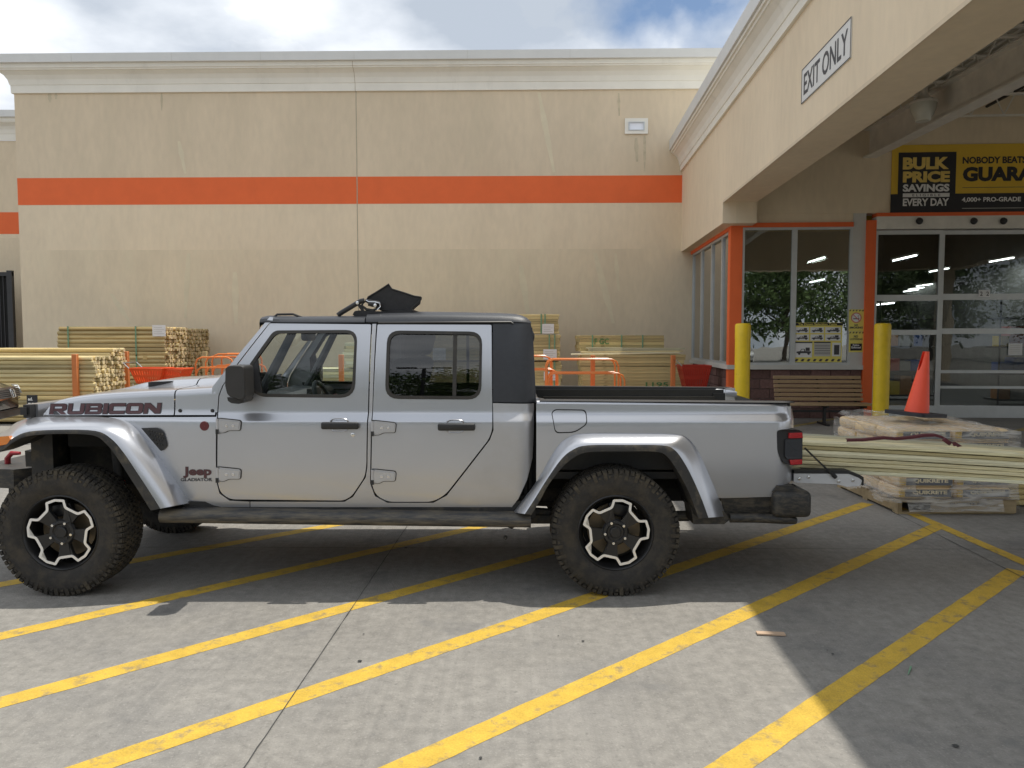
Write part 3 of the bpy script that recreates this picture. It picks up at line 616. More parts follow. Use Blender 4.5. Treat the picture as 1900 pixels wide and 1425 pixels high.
# ================================================================== PICKUP TRUCK
Y0 = 4.72; YC = Y0+.94
mud = (.20, .155, .095)
P_ = dict(
    paint=mat('silver_paint', (.50, .51, .54), .30, .78, var=.02, scale=2, coat=.7),
    lowpaint=mat('silver_paint_dusty', (.50, .51, .54), .33, .76, var=.03, scale=2, coat=.6, dirt=((.34, .30, .24), .25, 1.5, 2.5)),
    hardtop=mat('textured_black_top', (.030, .033, .040), .42, var=.1, scale=40, bump=.15, bscale=400),
    black=M['black'],
    trim=mat('flare_trim', (.03, .029, .028), .6, var=.2, dirt=((.15, .125, .085), .50, .74, 9)),
    muddy=mat('muddy_plastic', (.022, .022, .022), .5, var=.2, dirt=((.15, .125, .088), .44, .86, 30, (.6, .6, 1.6))),
    rail=mat('muddy_steel', (.03, .031, .034), .38, var=.2, dirt=((.20, .17, .12), .40, .80, 20, (.3, 1, 2.5))),
    seal=mat('window_seal', (.035, .032, .028), .6, var=.15, dirt=((.12, .10, .07), .6, .85, 12)),
    well=mat('wheel_well', (.016, .016, .015), .9, dirt=((.07, .058, .04), .5, .75, 5)),
    glass=glass('clear_car_glass', (.82, .88, .86), 1.1, .02, .004), tint=glass('tinted_car_glass', (.38, .41, .43), 1.3, .04, .004),
    seat=mat('seat_cloth', (.022, .022, .024), .8, var=.15, scale=20), dash=mat('dash_vinyl', (.04, .043, .048), .6), inred=mat('red_dash', (.28, .03, .03), .5),
    chrome=mat('bright_metal', (.75, .75, .75), .18, 1), machined=mat('machined_alloy', (.86, .85, .83), .3, .5, var=.02),
    rimblk=mat('satin_black_alloy', (.014, .014, .015), .38, var=.15), disc=mat('brake_disc', (.17, .135, .09), .45, .5),
    tyre=mat('tyre_rubber', (.028, .026, .024), .85, var=.25, scale=14, bump=.3, bscale=60, dirt=((.065, .053, .036), .46, .74, 7)),
    lug=mat('tyre_tread', (.03, .027, .023), .9, var=.25, scale=20, island=.2, dirt=((.10, .082, .054), .45, .72, 11)),
    decal=mat('maroon_decal', (.09, .035, .04), .5), decaledge=M['ink'], redlens=mat('red_lens', (.45, .01, .015), .15, coat=1), amber=mat('amber_lens', (.75, .22, .02), .2, coat=1),
    badge=mat('red_badge', (.12, .02, .025), .4), cloth=mat('soft_top_cloth', (.02, .02, .022), .65, var=.3, scale=30, bump=.3, bscale=300), redpart=mat('red_shock', (.4, .03, .03), .4), chassis=mat('chassis', (.02, .02, .02), .7, dirt=((.10, .085, .06), .5, .7, 6)),
    hook=mat('tow_hook_red', (.35, .02, .03), .35),
)
ff = pchip([.40, .50, .56, .64, .80, 1.00, 1.085, 1.115, 1.145, 1.20, 1.30, 1.74, 1.79, 1.83, 1.86], [  .175, .158, .146, .134, .126, .130, .134, .150, .166, .172, .180, .265, .30, .36, .50])
def gg(x, bed=False):
    if bed: return -.012+(.10*((x-1.66)/.14)**2.2 if x > 1.66 else 0)
    if x > .02: return .060*min(1.2, ((x-.02)/.125))**2.4
    if x < -1.87: return .15*((-1.87-x)/1.13)**1.25
    return 0
def ysurf(x, z, bed=False): return Y0+ff(z)+gg(x, bed)
def proj(px, py, extra=0, bed=False):
    Y = Y0+.14
    for _ in range(6): p = onY(px, py, Y); Y = ysurf(p.x, p.z, bed)+extra
    return p
truck = thing('pickup_truck', 'muddy silver four door pickup truck with black roof and lowered tailgate', 'pickup truck', (-.6, YC, 0))
def mirror_build(mb, name, m, parent, sharp=40):
    o = mb.build(name, m, parent, sharp)
    m2 = MB(); m2.v = [Vector((p.x, 2*YC-p.y, p.z)) for p in mb.v]; m2.f = [f[::-1] for f in mb.f]; m2.sm = list(mb.sm)
    return o, m2.build(name, m, parent if not isinstance(parent, tuple) else parent[1], sharp)
def panel(name, pts, m, parent=truck, holes=(), extra=0, th=.022, bed=False, both=True, fine=.035, parent2=None):
    pts = rnd(pts); holes = [rnd(h) for h in holes]
    P = [proj(*p, extra, bed) for p in pts]; H = [[proj(*p, extra, bed) for p in h] for h in holes]
    loops = [[(p.x, p.z) for p in P]]+[[(p.x, p.z) for p in h] for h in H]; fl = [p for lp in loops for p in lp]
    tr = tessellate_polygon([[Vector((a, b, 0)) for a, b in lp] for lp in loops])
    bm = bmesh.new(); vv = [bm.verts.new((a, 0, b)) for a, b in fl]
    for t in tr:
        try: bm.faces.new([vv[i] for i in t])
        except ValueError: pass
    xs = [a for a, _ in fl]; zs = [b for _, b in fl]
    def cut(co, no): bmesh.ops.bisect_plane(bm, geom=bm.verts[:]+bm.edges[:]+bm.faces[:], plane_co=co, plane_no=no, dist=1e-5)
    z = math.ceil(min(zs)/fine)*fine
    while z < max(zs): cut((0, 0, z), (0, 0, 1)); z += fine*(.35 if 1.07 < z < 1.17 else 1)
    x = math.ceil(min(xs)/.06)*.06
    while x < max(xs): cut((x, 0, 0), (1, 0, 0)); x += .012 if (-.06 < x < .16 or x > 1.62) else .05 if (x < -1.87 or x > .0) else .06
    for v in bm.verts: v.co.y = ysurf(v.co.x, v.co.z, bed)+extra
    bm.normal_update()
    be = [e for e in bm.edges if len(e.link_faces) == 1]; nf = len(bm.faces)
    for f in bm.faces:
        if f.normal.y > 0: f.normal_flip()
    r = bmesh.ops.extrude_edge_only(bm, edges=be)
    for v in r['geom']:
        if isinstance(v, bmesh.types.BMVert): v.co.y += th
    bm.verts.index_update(); bm.faces.ensure_lookup_table()
    vs = [v.co.copy() for v in bm.verts]; fs = [[v.index for v in f.verts] for f in bm.faces]; bm.free()
    res = []
    for far in ([False, True] if both else [False]):
        par = (parent2 if (far and parent2) else parent); base = parent_base(par)
        V = [Vector((p.x, 2*YC-p.y if far else p.y, p.z)) for p in vs]; Fc = [f[::-1] for f in fs] if far else fs
        me = bpy.data.meshes.new(name); me.from_pydata([p-base for p in V], [], Fc); me.polygons.foreach_set('use_smooth', [True]*len(Fc)); nl = []
        me.update()
        for i, pl in enumerate(me.polygons):
            for vi in pl.vertices:
                p = vs[vi]
                if i < nf:
                    e_ = .004; fx = (ysurf(p.x+e_, p.z, bed)-ysurf(p.x-e_, p.z, bed))/(2*e_); fz = (ysurf(p.x, p.z+e_, bed)-ysurf(p.x, p.z-e_, bed))/(2*e_)
                    n_ = Vector((fx, -1, fz)).normalized()
                    if far: n_.y *= -1
                else: n_ = pl.normal
                nl.append(n_)
        me.normals_split_custom_set(nl); me.materials.append(m); o = bpy.data.objects.new(name, me); COL.objects.link(o); o.parent = par; res.append(o)
    return res
# -- doors
d1 = [(501, 600), (443, 674.4), (414, 716.5), (407, 735), (404.8, 766, 20), (403.5, 893, 25), (409, 914, 16), (427, 926.5, 16), (638, 928.8, 14), (653, 920, 14), (676.5, 885, 20), (679.5, 866, 20), (688.6, 601.8, 3)]
w1o = [(508, 613, 10), (663, 612, 22), (658, 738.6, 28), (484, 736.5, 30), (462.5, 723, 8), (463.5, 675)]
w1i = [(511, 619, 10), (658.5, 617.6, 20), (652.5, 733, 25), (486, 731, 28), (468, 720, 8), (469, 677)]
d2 = [(700.4, 601.8, 3), (912, 602.6, 3), (913.5, 797, 22), (907, 815, 18), (827, 917.5, 22), (803, 931, 20), (720, 931, 22), (697.6, 919.3, 16), (689, 896, 20), (690.5, 791, 30)]
w2o = [(718.5, 613, 24), (895, 615.3, 24), (893, 741.5, 26), (714, 740.2, 26)]
w2i = [(724, 619, 20), (890, 621, 20), (888, 735.5, 22), (720, 734, 22)]
doors = []
for dpts, wo, wi, gl in ((d1, w1o, w1i, 'glass'), (d2, w2o, w2i, 'tint')):
    D = panel('door', rnd(dpts), P_['paint'], holes=[rnd(wo)]); doors.append(D)
    panel('window_seal', rnd(wo), P_['seal'], parent=D[0], parent2=D[1], holes=[rnd(wi)], extra=-.004, th=.03)
    panel('window_glass', rnd([(p[0], p[1], *p[2:]) for p in wi]), P_[gl], parent=D[0], parent2=D[1], extra=.008, th=.003)
panel('window_divider', [(841, 620), (848.5, 620), (846.5, 735.5), (839.5, 735.5)], P_['seal'], parent=doors[1][0], parent2=doors[1][1], extra=.003, th=.01)
panel('mirror_sail', [(466, 676), (477, 663), (487, 732), (467, 722)], P_['black'], parent=doors[0][0], parent2=doors[0][1], extra=-.001, th=.02)
# -- body sides
panel('windshield_pillar', [(394, 718), (480, 613), (500.5, 588), (507, 589), (505.5, 597), (499, 600), (441.5, 673), (412, 716), (405, 735), (403, 765), (398, 765), (393, 740)], P_['paint'])
panel('body_side', [(691, 601), (698.2, 601), (688.4, 790), (686.8, 897), (695.6, 920.6), (719, 933.2), (804, 933.2), (829, 919.5), (909, 816.5), (915.8, 798), (914.5, 748), (991, 748.5), (990.5, 800), (988, 850), (978, 890), (962, 925), (945, 947), (465, 944.5), (464.6, 931), (639, 931.2), (655, 922), (678.6, 886), (681.8, 866)], P_['lowpaint'])
panel('front_fender', [(72, 774), (402.6, 773.6), (402.3, 767), (402.8, 766), (401.3, 893), (407, 915.5), (426, 929), (463, 931), (463, 944.5), (345, 943), (318, 905), (285, 858), (262, 822), (236, 797), (205, 786), (72, 786)], P_['paint'])
panel('fuel_door', rnd([(1024.5, 766, 10), (1031, 761, 8), (1086, 762, 8), (1088.5, 786, 8), (1066, 801, 10), (1031, 802, 8)]), P_['paint'], bed=True, extra=-.002, both=False)
panel('fuel_gap', rnd([(1022.8, 765, 10), (1030, 759, 8), (1087.5, 760, 8), (1090.3, 787, 8), (1067, 803.2, 10), (1030, 804.2, 8)]), M['dark'], bed=True, extra=-.0008, both=False, th=.004)
bedp = [(995, 749), (1440, 753), (1466, 756.5, 6), (1476.5, 763, 4), (1477, 800), (1474, 906), (1432, 922), (1334, 924), (1306, 878), (1285, 842), (1262, 822), (1240, 818), (1092, 818), (1066, 824), (1044, 842), (1008, 894), (985, 930), (995, 904)]
panel('bed_side', bedp, P_['paint'], bed=True)
panel('rear_quarter_top', [(914.5, 600.5), (984.5, 599.5), (988, 615), (990, 640), (994.5, 742), (994.5, 746), (914.8, 746)], P_['hardtop'])
# dark body behind the gaps
cb = MB(); cb.box(-1.84, -.03, Y0+.19, Y0+.21, .56, 1.20); cb.box(-.03, .06, Y0+.23, Y0+.25, .56, 1.20); cb.box(.06, .17, Y0+.27, Y0+.29, .6, 1.20); cb.box(-2.95, -1.85, Y0+.36, Y0+.38, .9, 1.10); cb.box(-.90, -.81, Y0+.29, Y0+.32, 1.2, 1.74); cb.box(-.10, .06, Y0+.29, Y0+.31, 1.2, 1.72)
mirror_build(cb, 'inner_panel', M['dark'], truck)
fb = MB(); fb.box(-1.86, .1, Y0+.22, 2*YC-Y0-.22, .54, .60); fb.box(-1.88, -1.84, Y0+.22, 2*YC-Y0-.22, .55, 1.20); fb.box(.08, .10, Y0+.24, 2*YC-Y0-.24, .55, 1.22); fb.build('cabin_floor', P_['chassis'], truck)
# -- hood and cowl
def hood(name, pxs, m):
    rows = []
    for px, py in pxs:
        p = onY(px, py, Y0+.2); x = p.x; zs = onY(px, py, ysurf(x, p.z)+.02).z; zb = proj(px, 770).z; ys = ysurf(x, zb)
        bulge = max(0, min(1, (x+2.82)/.35)); bulge = bulge*bulge*(3-2*bulge); zt_ = zs+.012; k = min(1, (x+3.02)/.25)
        zk = zs-.024; ys = ysurf(x, zk); half = [(ysurf(x, q), q) for q in np.linspace(zb, zk, 8)]+[(ys+.006, zs-.010), (ys+.018, zs-.002), (ys+.045, zs+.003), (ys+.10, zs+.007), (ys+.28, zt_), (ys+.34, zt_+.004*bulge), (ys+.375, zt_+.032*bulge), (ys+.41, zt_+.043*bulge), (ys+.55, zt_+.048*bulge), (YC, zt_+.052*bulge)]
        row = [Vector((x, y, z)) for y, z in half]; row += [Vector((x, 2*YC-y, z)) for y, z in half[-2::-1]]; rows.append(row)
    return MB().grid(rows).build(name, m, truck, 50)
hoodp = [(61, 764), (64, 757), (72.6, 748.5), (86, 743), (101.7, 739.5), (130, 735.5), (169, 731.5), (205, 729), (242, 727), (285, 725), (322.5, 724)]
ho = hood('hood', hoodp, P_['paint']); hood('cowl', [(325, 724), (350, 722.5), (375, 721), (402, 719.5)], P_['paint'])
gp = MB(); gp.box(-2.1, -2.085, Y0+.23, 2*YC-Y0-.23, 1.08, 1.20); gp.build('inner_panel', M['dark'], truck)
for px in (303, 350):                                              # hood vents
    c = onY(px, 709 if px < 320 else 704, YC-.30 if px < 320 else YC+.30); zc = proj(px, 726).z+.030
    v = MB(); v.prism(rnd([(-.09, -.055, .03), (.09, -.045, .03), (.09, .045, .03), (-.09, .055, .03)]), lambda a, b, d: Vector((c.x+a, c.y+b, zc+d+a*.05)), -.02, .012); v.build('hood_vent', P_['black'], ho)
v = MB(); v.box(-2.18, -1.90, Y0+.35, 2*YC-Y0-.35, 1.262, 1.275); v.build('cowl_grille', P_['black'], truck)
v = MB(); c = proj(360, 722)
for y in (Y0+.42, YC+.1): v.tube([(-1.98, y, 1.30), (-1.93, y+.28, 1.315), (-1.90, y+.55, 1.32)], .011, 6)
v.build('wiper', P_['black'], truck)
# front face
x0 = onY(60, 760, Y0+.35).x; fg = MB()
fg.box(x0-.03, x0+.05, Y0+.33, 2*YC-Y0-.33, 1.0, 1.185); fg.build('grille', P_['paint'], truck); fg = MB(); fg.box(x0-.025, x0+.12, Y0+.36, 2*YC-Y0-.36, .70, .998); fg.build('grille_base', P_['trim'], truck)
sv = MB()
for i in range(7): sv.rbox(x0-.036, x0-.02, YC-.36+i*.105, YC-.30+i*.105, .86, 1.12, .006, 1)
sv.build('grille_slots', M['dark'], truck)
for s in (-1, 1): MB().lathe([(.005, -.06), (.08, -.05), (.1, -.03), (.105, 0)], 20, 'X', (x0-.03, YC+s*.46, 1.02)).build('headlight', P_['chrome'], truck)
v = MB(); v.box(x0-.01, x0+.035, Y0+.27, Y0+.335, 1.10, 1.185); v.box(x0-.02, x0+.02, Y0+.255, Y0+.28, 1.12, 1.17); v.build('hood_latch', P_['black'], truck)
# windshield
pb = proj(396, 716); ptp = proj(503, 591); wsr = []
for t in (0, .5, 1):
    x = pb.x+(ptp.x-pb.x)*t+.01; z = pb.z+(ptp.z-pb.z)*t; y = ysurf(x, z)+.07
    wsr.append([Vector((x-.05*(1-(k/4-1)**2), y+(2*YC-2*y)*k/8, z)) for k in range(9)])
MB().grid(wsr).build('windshield', glass('windshield_glass', (.86, .91, .89), .22, .01, .002), truck)
v = MB(); v.box(ptp.x-.03, ptp.x+.10, Y0+.33, 2*YC-Y0-.33, ptp.z-.05, ptp.z+.005); v.build('windshield_header', P_['dash'], truck)
# -- flares
def flare(A, B, split, nm):
    def Q(i, t):
        a, b = A[i], B[i]; bedf = nm == 'rear'
        px, py = a[0]+(b[0]-a[0])*t, a[1]+(b[1]-a[1])*t; p0 = proj(*a, 0, bedf); D = p0.y-Y0
        return onY(px, py, Y0+D*(1-t)**2.6+.0)
    n = len(A); ts1 = [k/9*split for k in range(10)]; ts2 = [split+(1-split)*k/5 for k in range(6)]
    m1 = MB(); m1.grid([[Q(i, t) for t in ts1] for i in range(n)])
    m2 = MB(); m2.grid([[Q(i, t)+Vector((0, -.003, 0)) for t in ts2] for i in range(n)])
    lip = [[Q(i, 1)+Vector((0, -.003, 0)), Q(i, 1)+Vector((0, .02, 0)), Q(i, 1)+Vector((0, .20, 0))] for i in range(n)]
    m2.grid(lip)
    for i in (0, n-1):
        base = [Q(i, t) for t in ts1+ts2]; m1.grid([base, [p+Vector((0, .13-(p.y-Y0), 0)) for p in base]], False)
    mirror_build(m1, 'wheel_flare', P_['paint'], truck, 60); mirror_build(m2, 'flare_trim', P_['trim'], truck, 60)
    m3 = MB(); m3.grid([[Q(i, 1)+Vector((0, .03, .0)), Q(i, 1)+Vector((0, .48, .02))] for i in range(n)], False)
    mirror_build(m3, 'wheel_well', P_['well'], truck)
def dense(L_, k=4):
    r = []
    P = [Vector(p) for p in L_]; n = len(P)
    for i in range(n-1):
        a = P[max(0, i-1)]; b, c = P[i], P[i+1]; d = P[min(n-1, i+2)]
        for j in range(k):
            t = j/k; r.append(tuple(.5*((2*b)+(c-a)*t+(2*a-5*b+4*c-d)*t*t+(3*b-a-3*c+d)*t**3)))
    r.append(tuple(P[-1])); return r
FA = [(-24, 812), (8.7, 800.6), (30, 784), (62, 774.5), (120, 773.0), (191, 773.5), (230, 780), (256, 797), (286, 834), (320, 884), (353, 933)]
FB = [(-14, 842), (8.7, 833), (26, 820), (52, 809), (108, 805), (172, 807.5), (198, 824), (219, 851), (244, 890), (262, 918), (280, 947)]
RA = [(952, 951), (975, 921), (1000, 886), (1032, 832), (1056, 811), (1084, 804.5), (1165, 804), (1250, 805.5), (1276, 813), (1296, 838), (1315, 880), (1333, 922), (1347, 958)]
RB = [(986, 955), (1002, 928), (1020, 896), (1046, 864), (1068, 847), (1094, 838.5), (1160, 837.5), (1216, 838), (1238, 847), (1256, 872), (1272, 900), (1285, 930), (1296, 962)]
flare(dense(FA), dense(FB), .76, 'front'); flare(dense(RA), dense(RB), .64, 'rear')
v = MB(); pts = [(-6, 811), (18, 809), (21, 815), (15, 824), (-8, 828)]
Pm = [onY(px, py, Y0+.012) for px, py in pts]; v.prism([(p.x, p.z) for p in Pm], lambda a, b, d: Vector((a, Y0+d+.02, b)), -.018, .02); mirror_build(v, 'side_marker', P_['amber'], truck)
# inner wells and chassis
v = MB(); v.box(-3.02, -2.0, Y0+.50, 2*YC-Y0-.50, .62, 1.08); v.box(-2.0, -1.865, Y0+.245, 2*YC-Y0-.245, .56, 1.10); v.build('engine_bay_and_sun_block', P_['well'], truck); v = MB(); v.box(.10, 1.2, Y0+.46, 2*YC-Y0-.46, .60, .86); v.box(1.15, 1.72, Y0+.3, 2*YC-Y0-.3, .64, .76); v.build('chassis', P_['well'], truck)  # second bay box is unseen filler, added to stop sun leaking through
v = MB()
for y in (YC-.42, YC+.34): v.box(-3.35, 1.7, y, y+.08, .50, .62)
for x in (-2.4, -1.3, -.3, .4, 1.4): v.box(x, x+.08, YC-.40, YC+.40, .50, .58)
v.box(-1.2, -.3, YC-.30, YC+.10, .42, .54); v.box(-.2, .35, YC+.05, YC+.33, .44, .6)
v.tube([(-1.7, YC-.1, .5), (-.5, YC-.12, .46), (.6, YC, .40)], .04, 8)
v.build('frame_rails', P_['chassis'], truck)
v = MB(); v.tube([(.28, Y0+.33, .455), (.02, Y0+.34, .47), (-.5, Y0+.40, .52)], .035, 8); v.tube([(.66, Y0+.2, .39), (.28, Y0+.3, .43), (-.02, Y0+.34, .42)], .035, 8); v.prism([(-.16, .52), (-.1, .40), (.0, .36), (.06, .40), (.08, .52)], lambda a, b, d: Vector((a, Y0+.30+d, b)), 0, .05)
mirror_build(v, 'control_arm', P_['chassis'], truck)
v = MB(); c = onY(938, 997, Y0+.29); v.lathe([(.003, -.02), (.012, -.02), (.014, 0)], 10, 'Y', c); v.build('pivot_bolt', P_['seal'], truck)
v = MB(); c = onY(222, 893, Y0+.33); v.tube([c+Vector((-.02, 0, .25)), c+Vector((0, 0, 0)), c+Vector((.03, 0, -.12))], .032, 10); mirror_build(v, 'shock_absorber', P_['chassis'], truck); v = MB(); v.tube([c+Vector((0, 0, .0)), c+Vector((.006, 0, -.03))], .0345, 10); mirror_build(v, 'shock_band', P_['redpart'], truck)
v = MB(); c = onY(222, 893, Y0+.31); v.tube([c+Vector((.008, 0, -.035)), c+Vector((.03, 0, -.10))], .034, 10); v.build('shock_body', P_['chrome'], truck)
v = MB()
for xh in (-2.862, .637): v.tube([(xh, Y0+.2, .40), (xh, 2*YC-Y0-.2, .40)], .055, 10)
v.build('axle', P_['chassis'], truck)
# rock rail
v = MB(); a = onY(297, 958, Y0+.08); b = onY(985, 967, Y0+.08); h = .047
rows = []
for t in np.linspace(0, 1, 24):
    p = a+(b-a)*t; rows.append([Vector((p.x, Y0+.105+.05*c_, p.z+h*s_)) for c_, s_ in ((1.8, 1), (.0, 1), (-.7, .75), (-1, .2), (-1, -.3), (-.7, -.8), (0, -1), (1.8, -1))])
v.grid(rows, True, True); v.add(rows[0], [tuple(range(8))]); v.add(rows[-1], [tuple(range(8))[::-1]]); mirror_build(v, 'rock_rail', P_['rail'], truck, 60)
v = MB(); v.box(-2.1, .15, Y0+.15, Y0+.24, .47, .575); mirror_build(v, 'sill_rail', P_['chassis'], truck)
# -- roof
def roofrow(x, zt_, ye, lip=0):
    return [Vector((x, y, z)) for y, z in ye(x, zt_)]
def rsec(px, py_top, inset=0):
    x = onY(px, py_top, Y0+.5).x; zt_ = onY(px, py_top, Y0+.55).z; z0_ = proj(px, 600).z; ys = ysurf(x, z0_)+inset
    dz = zt_-z0_
    half = [(ys+.01, z0_), (ys+.0, z0_+dz*.12), (ys+.012, z0_+dz*.5), (ys+.05, z0_+dz*.78), (ys+.11, z0_+dz*.92), (ys+.22, z0_+dz*.99), (YC-.2, z0_+dz*1.06), (YC, z0_+dz*1.07)]
    return [Vector((x, y, z)) for y, z in half]+[Vector((x, 2*YC-y, z)) for y, z in half[-2::-1]]
rr = [rsec(*a) for a in ((691, 581.5), (730, 579.5), (766, 578.5), (850, 579.5), (925, 581.2), (950, 582.6), (962, 584), (970, 586.2), (977, 590), (982, 594.5), (984.5, 598.6))]
ro = MB().grid(rr).build('hard_top', P_['hardtop'], truck, 50)
MB().grid([[Vector((p.x, p.y+(.012 if p.y < YC else -.012), p.z-.03)) for p in r] for r in rr]).build('headliner', P_['dash'], ro)
MB().grid([rr[0], [Vector((p.x+.0, p.y, p.z-.03)) for p in rr[0]]]).build('roof_edge', P_['black'], ro)
fr_ = MB(); rows = []
for px, py in ((503, 587.5), (520, 586.5), (560, 587.5), (600, 587.2), (650, 586.5), (689, 585.8)):
    s_ = rsec(px, py); rows.append(s_[:6]+[s_[5]+Vector((0, .12, .004)), s_[5]+Vector((0, .12, -.05)), s_[3]+Vector((0, .03, -.05))])  # inner lip widened inward to block sun falling through the near window
fr_.grid(rows); mirror_build(fr_, 'roof_side_rail', P_['hardtop'], truck, 50)
s_ = rsec(503, 587.5); s2 = rsec(540, 587.4); MB().grid([[p-Vector((0, 0, .05)) for p in s_], s_, [p+Vector((.03, 0, .006)) for p in s_], s2, [p-Vector((0, 0, .05)) for p in s2]]).build('roof_header', P_['hardtop'], truck, 30)
v = MB(); a = onY(508, 589, Y0+.33); v.tube([a, a+Vector((.02, .01, .02)), a+Vector((.12, .02, .022)), a+Vector((.18, .02, .0))], .008, 6); mirror_build(v, 'roof_latch', P_['black'], truck)
gt_ = MB(); gt_.tube([proj(702, 599, -.006), proj(800, 598.4, -.006), proj(948, 597.6, -.006), proj(952, 601, -.004)], .007, 6); mirror_build(gt_, 'gutter', P_['black'], truck)
# cab rear wall with glass
p1 = proj(988, 612); p2 = proj(994, 746)
def rearp(s, z): t = (z-p2.z)/(p1.z-p2.z); x = p2.x+(p1.x-p2.x)*t; yy = ysurf(x, z)-.01; return Vector((x-.012, yy+(2*YC-2*yy)*s, z))
v = MB(); v.prism([(0, p2.z), (1, p2.z), (1, p1.z+.015), (0, p1.z+.015)], lambda a, b, d: rearp(a, b)+Vector((d, 0, 0)), -.012, .012, [[(.16, 1.28), (.84, 1.28), (.84, 1.66), (.16, 1.66)]]); v.build('cab_rear_wall', P_['hardtop'], truck)
v = MB(); v.prism([(.16, 1.28), (.84, 1.28), (.84, 1.66), (.16, 1.66)], lambda a, b, d: rearp(a, b)+Vector((d, 0, 0)), -.002, .002); v.build('rear_glass', P_['tint'], truck)
pz = proj(990, 780); v = MB(); v.box(pz.x-.03, pz.x-.01, pz.y+.03, 2*YC-pz.y-.03, .62, p2.z+.01); v.build('cab_rear_panel', M['dark'], truck)
# -- bed
zr = proj(1200, 750, 0, True).z; xf, xr = proj(996, 749, 0, True).x, proj(1466, 756, 0, True).x
rl = MB(); rows = []
for i in range(20):
    x = xf+(xr+.01-xf)*i/19; z = proj(996+(1468-996)*i/19, 749+(755-749)*i/19, 0, True).z; y = ysurf(x, z, True)
    rows.append([Vector((x, y+a, z+b)) for a, b in ((0, -.002), (.004, .010), (.014, .017), (.03, .019), (.085, .019), (.092, .012), (.092, -.03))])
rl.grid(rows); mirror_build(rl, 'bed_rail', P_['paint'], truck, 60)
rc = MB(); rows = []
for i in range(12):
    x = xf+.02+(xr-.03-xf)*i/11; z = zr+.0205-(i/11)*.012; rows.append([Vector((x, Y0+.13+a, z+b)) for a, b in ((.035, 0), (.04, .006), (.125, .006), (.13, -.03))])
rc.grid(rows); mirror_build(rc, 'rail_cap', P_['black'], truck)
bl = MB(); bl.box(xf, xr, Y0+.275, Y0+.285, .76, zr+.0); mirror_build(bl, 'bed_liner', P_['black'], truck)
tie = MB(); tie.box(xf+.1, xr-.15, Y0+.285, Y0+.31, zr-.09, zr-.055); mirror_build(tie, 'cargo_rail', P_['seal'], truck)
bf = MB(); bf.box(xf, xr, Y0+.27, 2*YC-Y0-.27, .70, .745); bf.box(xf, xf+.02, Y0+.20, 2*YC-Y0-.20, .745, zr+.01); bf.build('bed_floor', P_['black'], truck)
for s in (0, 1):
    v = MB(); y0 = Y0+.10 if not s else 2*YC-Y0-.30; v.box(xr-.06, xr+(.02 if s else -.01), y0+(.13 if not s else 0), y0+(.2 if not s else .16), .74, zr+(.012 if s else -.02)); v.build('bed_end_post', P_['paint'], truck)
    y_ = 2*YC-Y0-.30 if s else Y0+.27; v = MB(); v.box(xr-.16, xr-.06, y_-.0, y_+.06, zr-.16, zr-.03); v.build('end_bracket', P_['black'], truck)
v = MB(); a = onY(1001, 716, 2*YC-Y0-.3); 
for s in (0, 1):
    v = MB(); yy = Y0+.31 if not s else 2*YC-Y0-.22
    v.prism([(xf-.01, zr-.04), (xf+.09, zr-.04), (xf+.05, zr+.022), (xf-.0, zr+.03)], lambda a_, b_, d: Vector((a_, yy+d, b_)), 0, .03); v.build('bed_corner', P_['paint'], truck)
# tailgate lying flat
tz1 = onY(1540, 877, Y0+.28).z; tg = thing('tailgate', None, None, (0, 0, 0)); tg.parent = truck; tg.location = Vector((1.8, YC, tz1))-parent_base(truck)
xa, xb = onY(1473, 880, Y0+.28).x, onY(1600, 880, Y0+.28).x; za, zb_ = tz1-.088, tz1
v = MB(); prof_t = rnd([(xa, zb_-.005), (xb-.09, zb_-.008), (xb-.03, zb_-.03), (xb, zb_-.05, .01), (xb-.01, za, .02), (xb-.10, za-.005), (xb-.17, za+.012), (xa+.02, za+.022), (xa, za+.03)])
v.prism(prof_t, lambda a, b, d: Vector((a, Y0+.28+d, b)), 0, 1.32); v.build('tailgate_panel', mat('silver_paint_lightened', (.62, .63, .65), .35, .25, var=.03, coat=.5), tg)  # body silver made paler; brightness put into the colour of this shaded face
v = MB(); v.prism([(xa, zb_-.005), (xb-.09, zb_-.007), (xb-.02, zb_-.035), (xb+.008, zb_-.05), (xb+.008, zb_-.03), (xb-.02, zb_-.012), (xb-.09, zb_+.016), (xa, zb_+.018)], lambda a, b, d: Vector((a, Y0+.277+d, b)), 0, 1.326); v.build('tailgate_liner', P_['black'], tg)
v = MB(); v.box(xb-.001, xb+.01, Y0+.277, Y0+1.6, za+.005, zb_-.045); v.build('tailgate_edge', P_['black'], tg)
v = MB()
for px, py in ((1483, 888), (1500, 885), (1556, 893), (1582, 891)): v.lathe([(.002, -.008), (.010, -.006), (.012, 0)], 8, 'Y', onY(px, py, Y0+.279))
v.build('tailgate_bolt', P_['chrome'], tg)
v = MB(); v.tube([onY(1493, 831, Y0+.30), onY(1522, 859, Y0+.275), onY(1541, 877, Y0+.265), onY(1551, 886, Y0+.265)], [.006, .006, .007, .011], 6); v.tube([onY(1551, 886, Y0+.265), onY(1546, 881, Y0+.265)], .013, 8); mirror_build(v, 'tailgate_cable', P_['black'], truck)
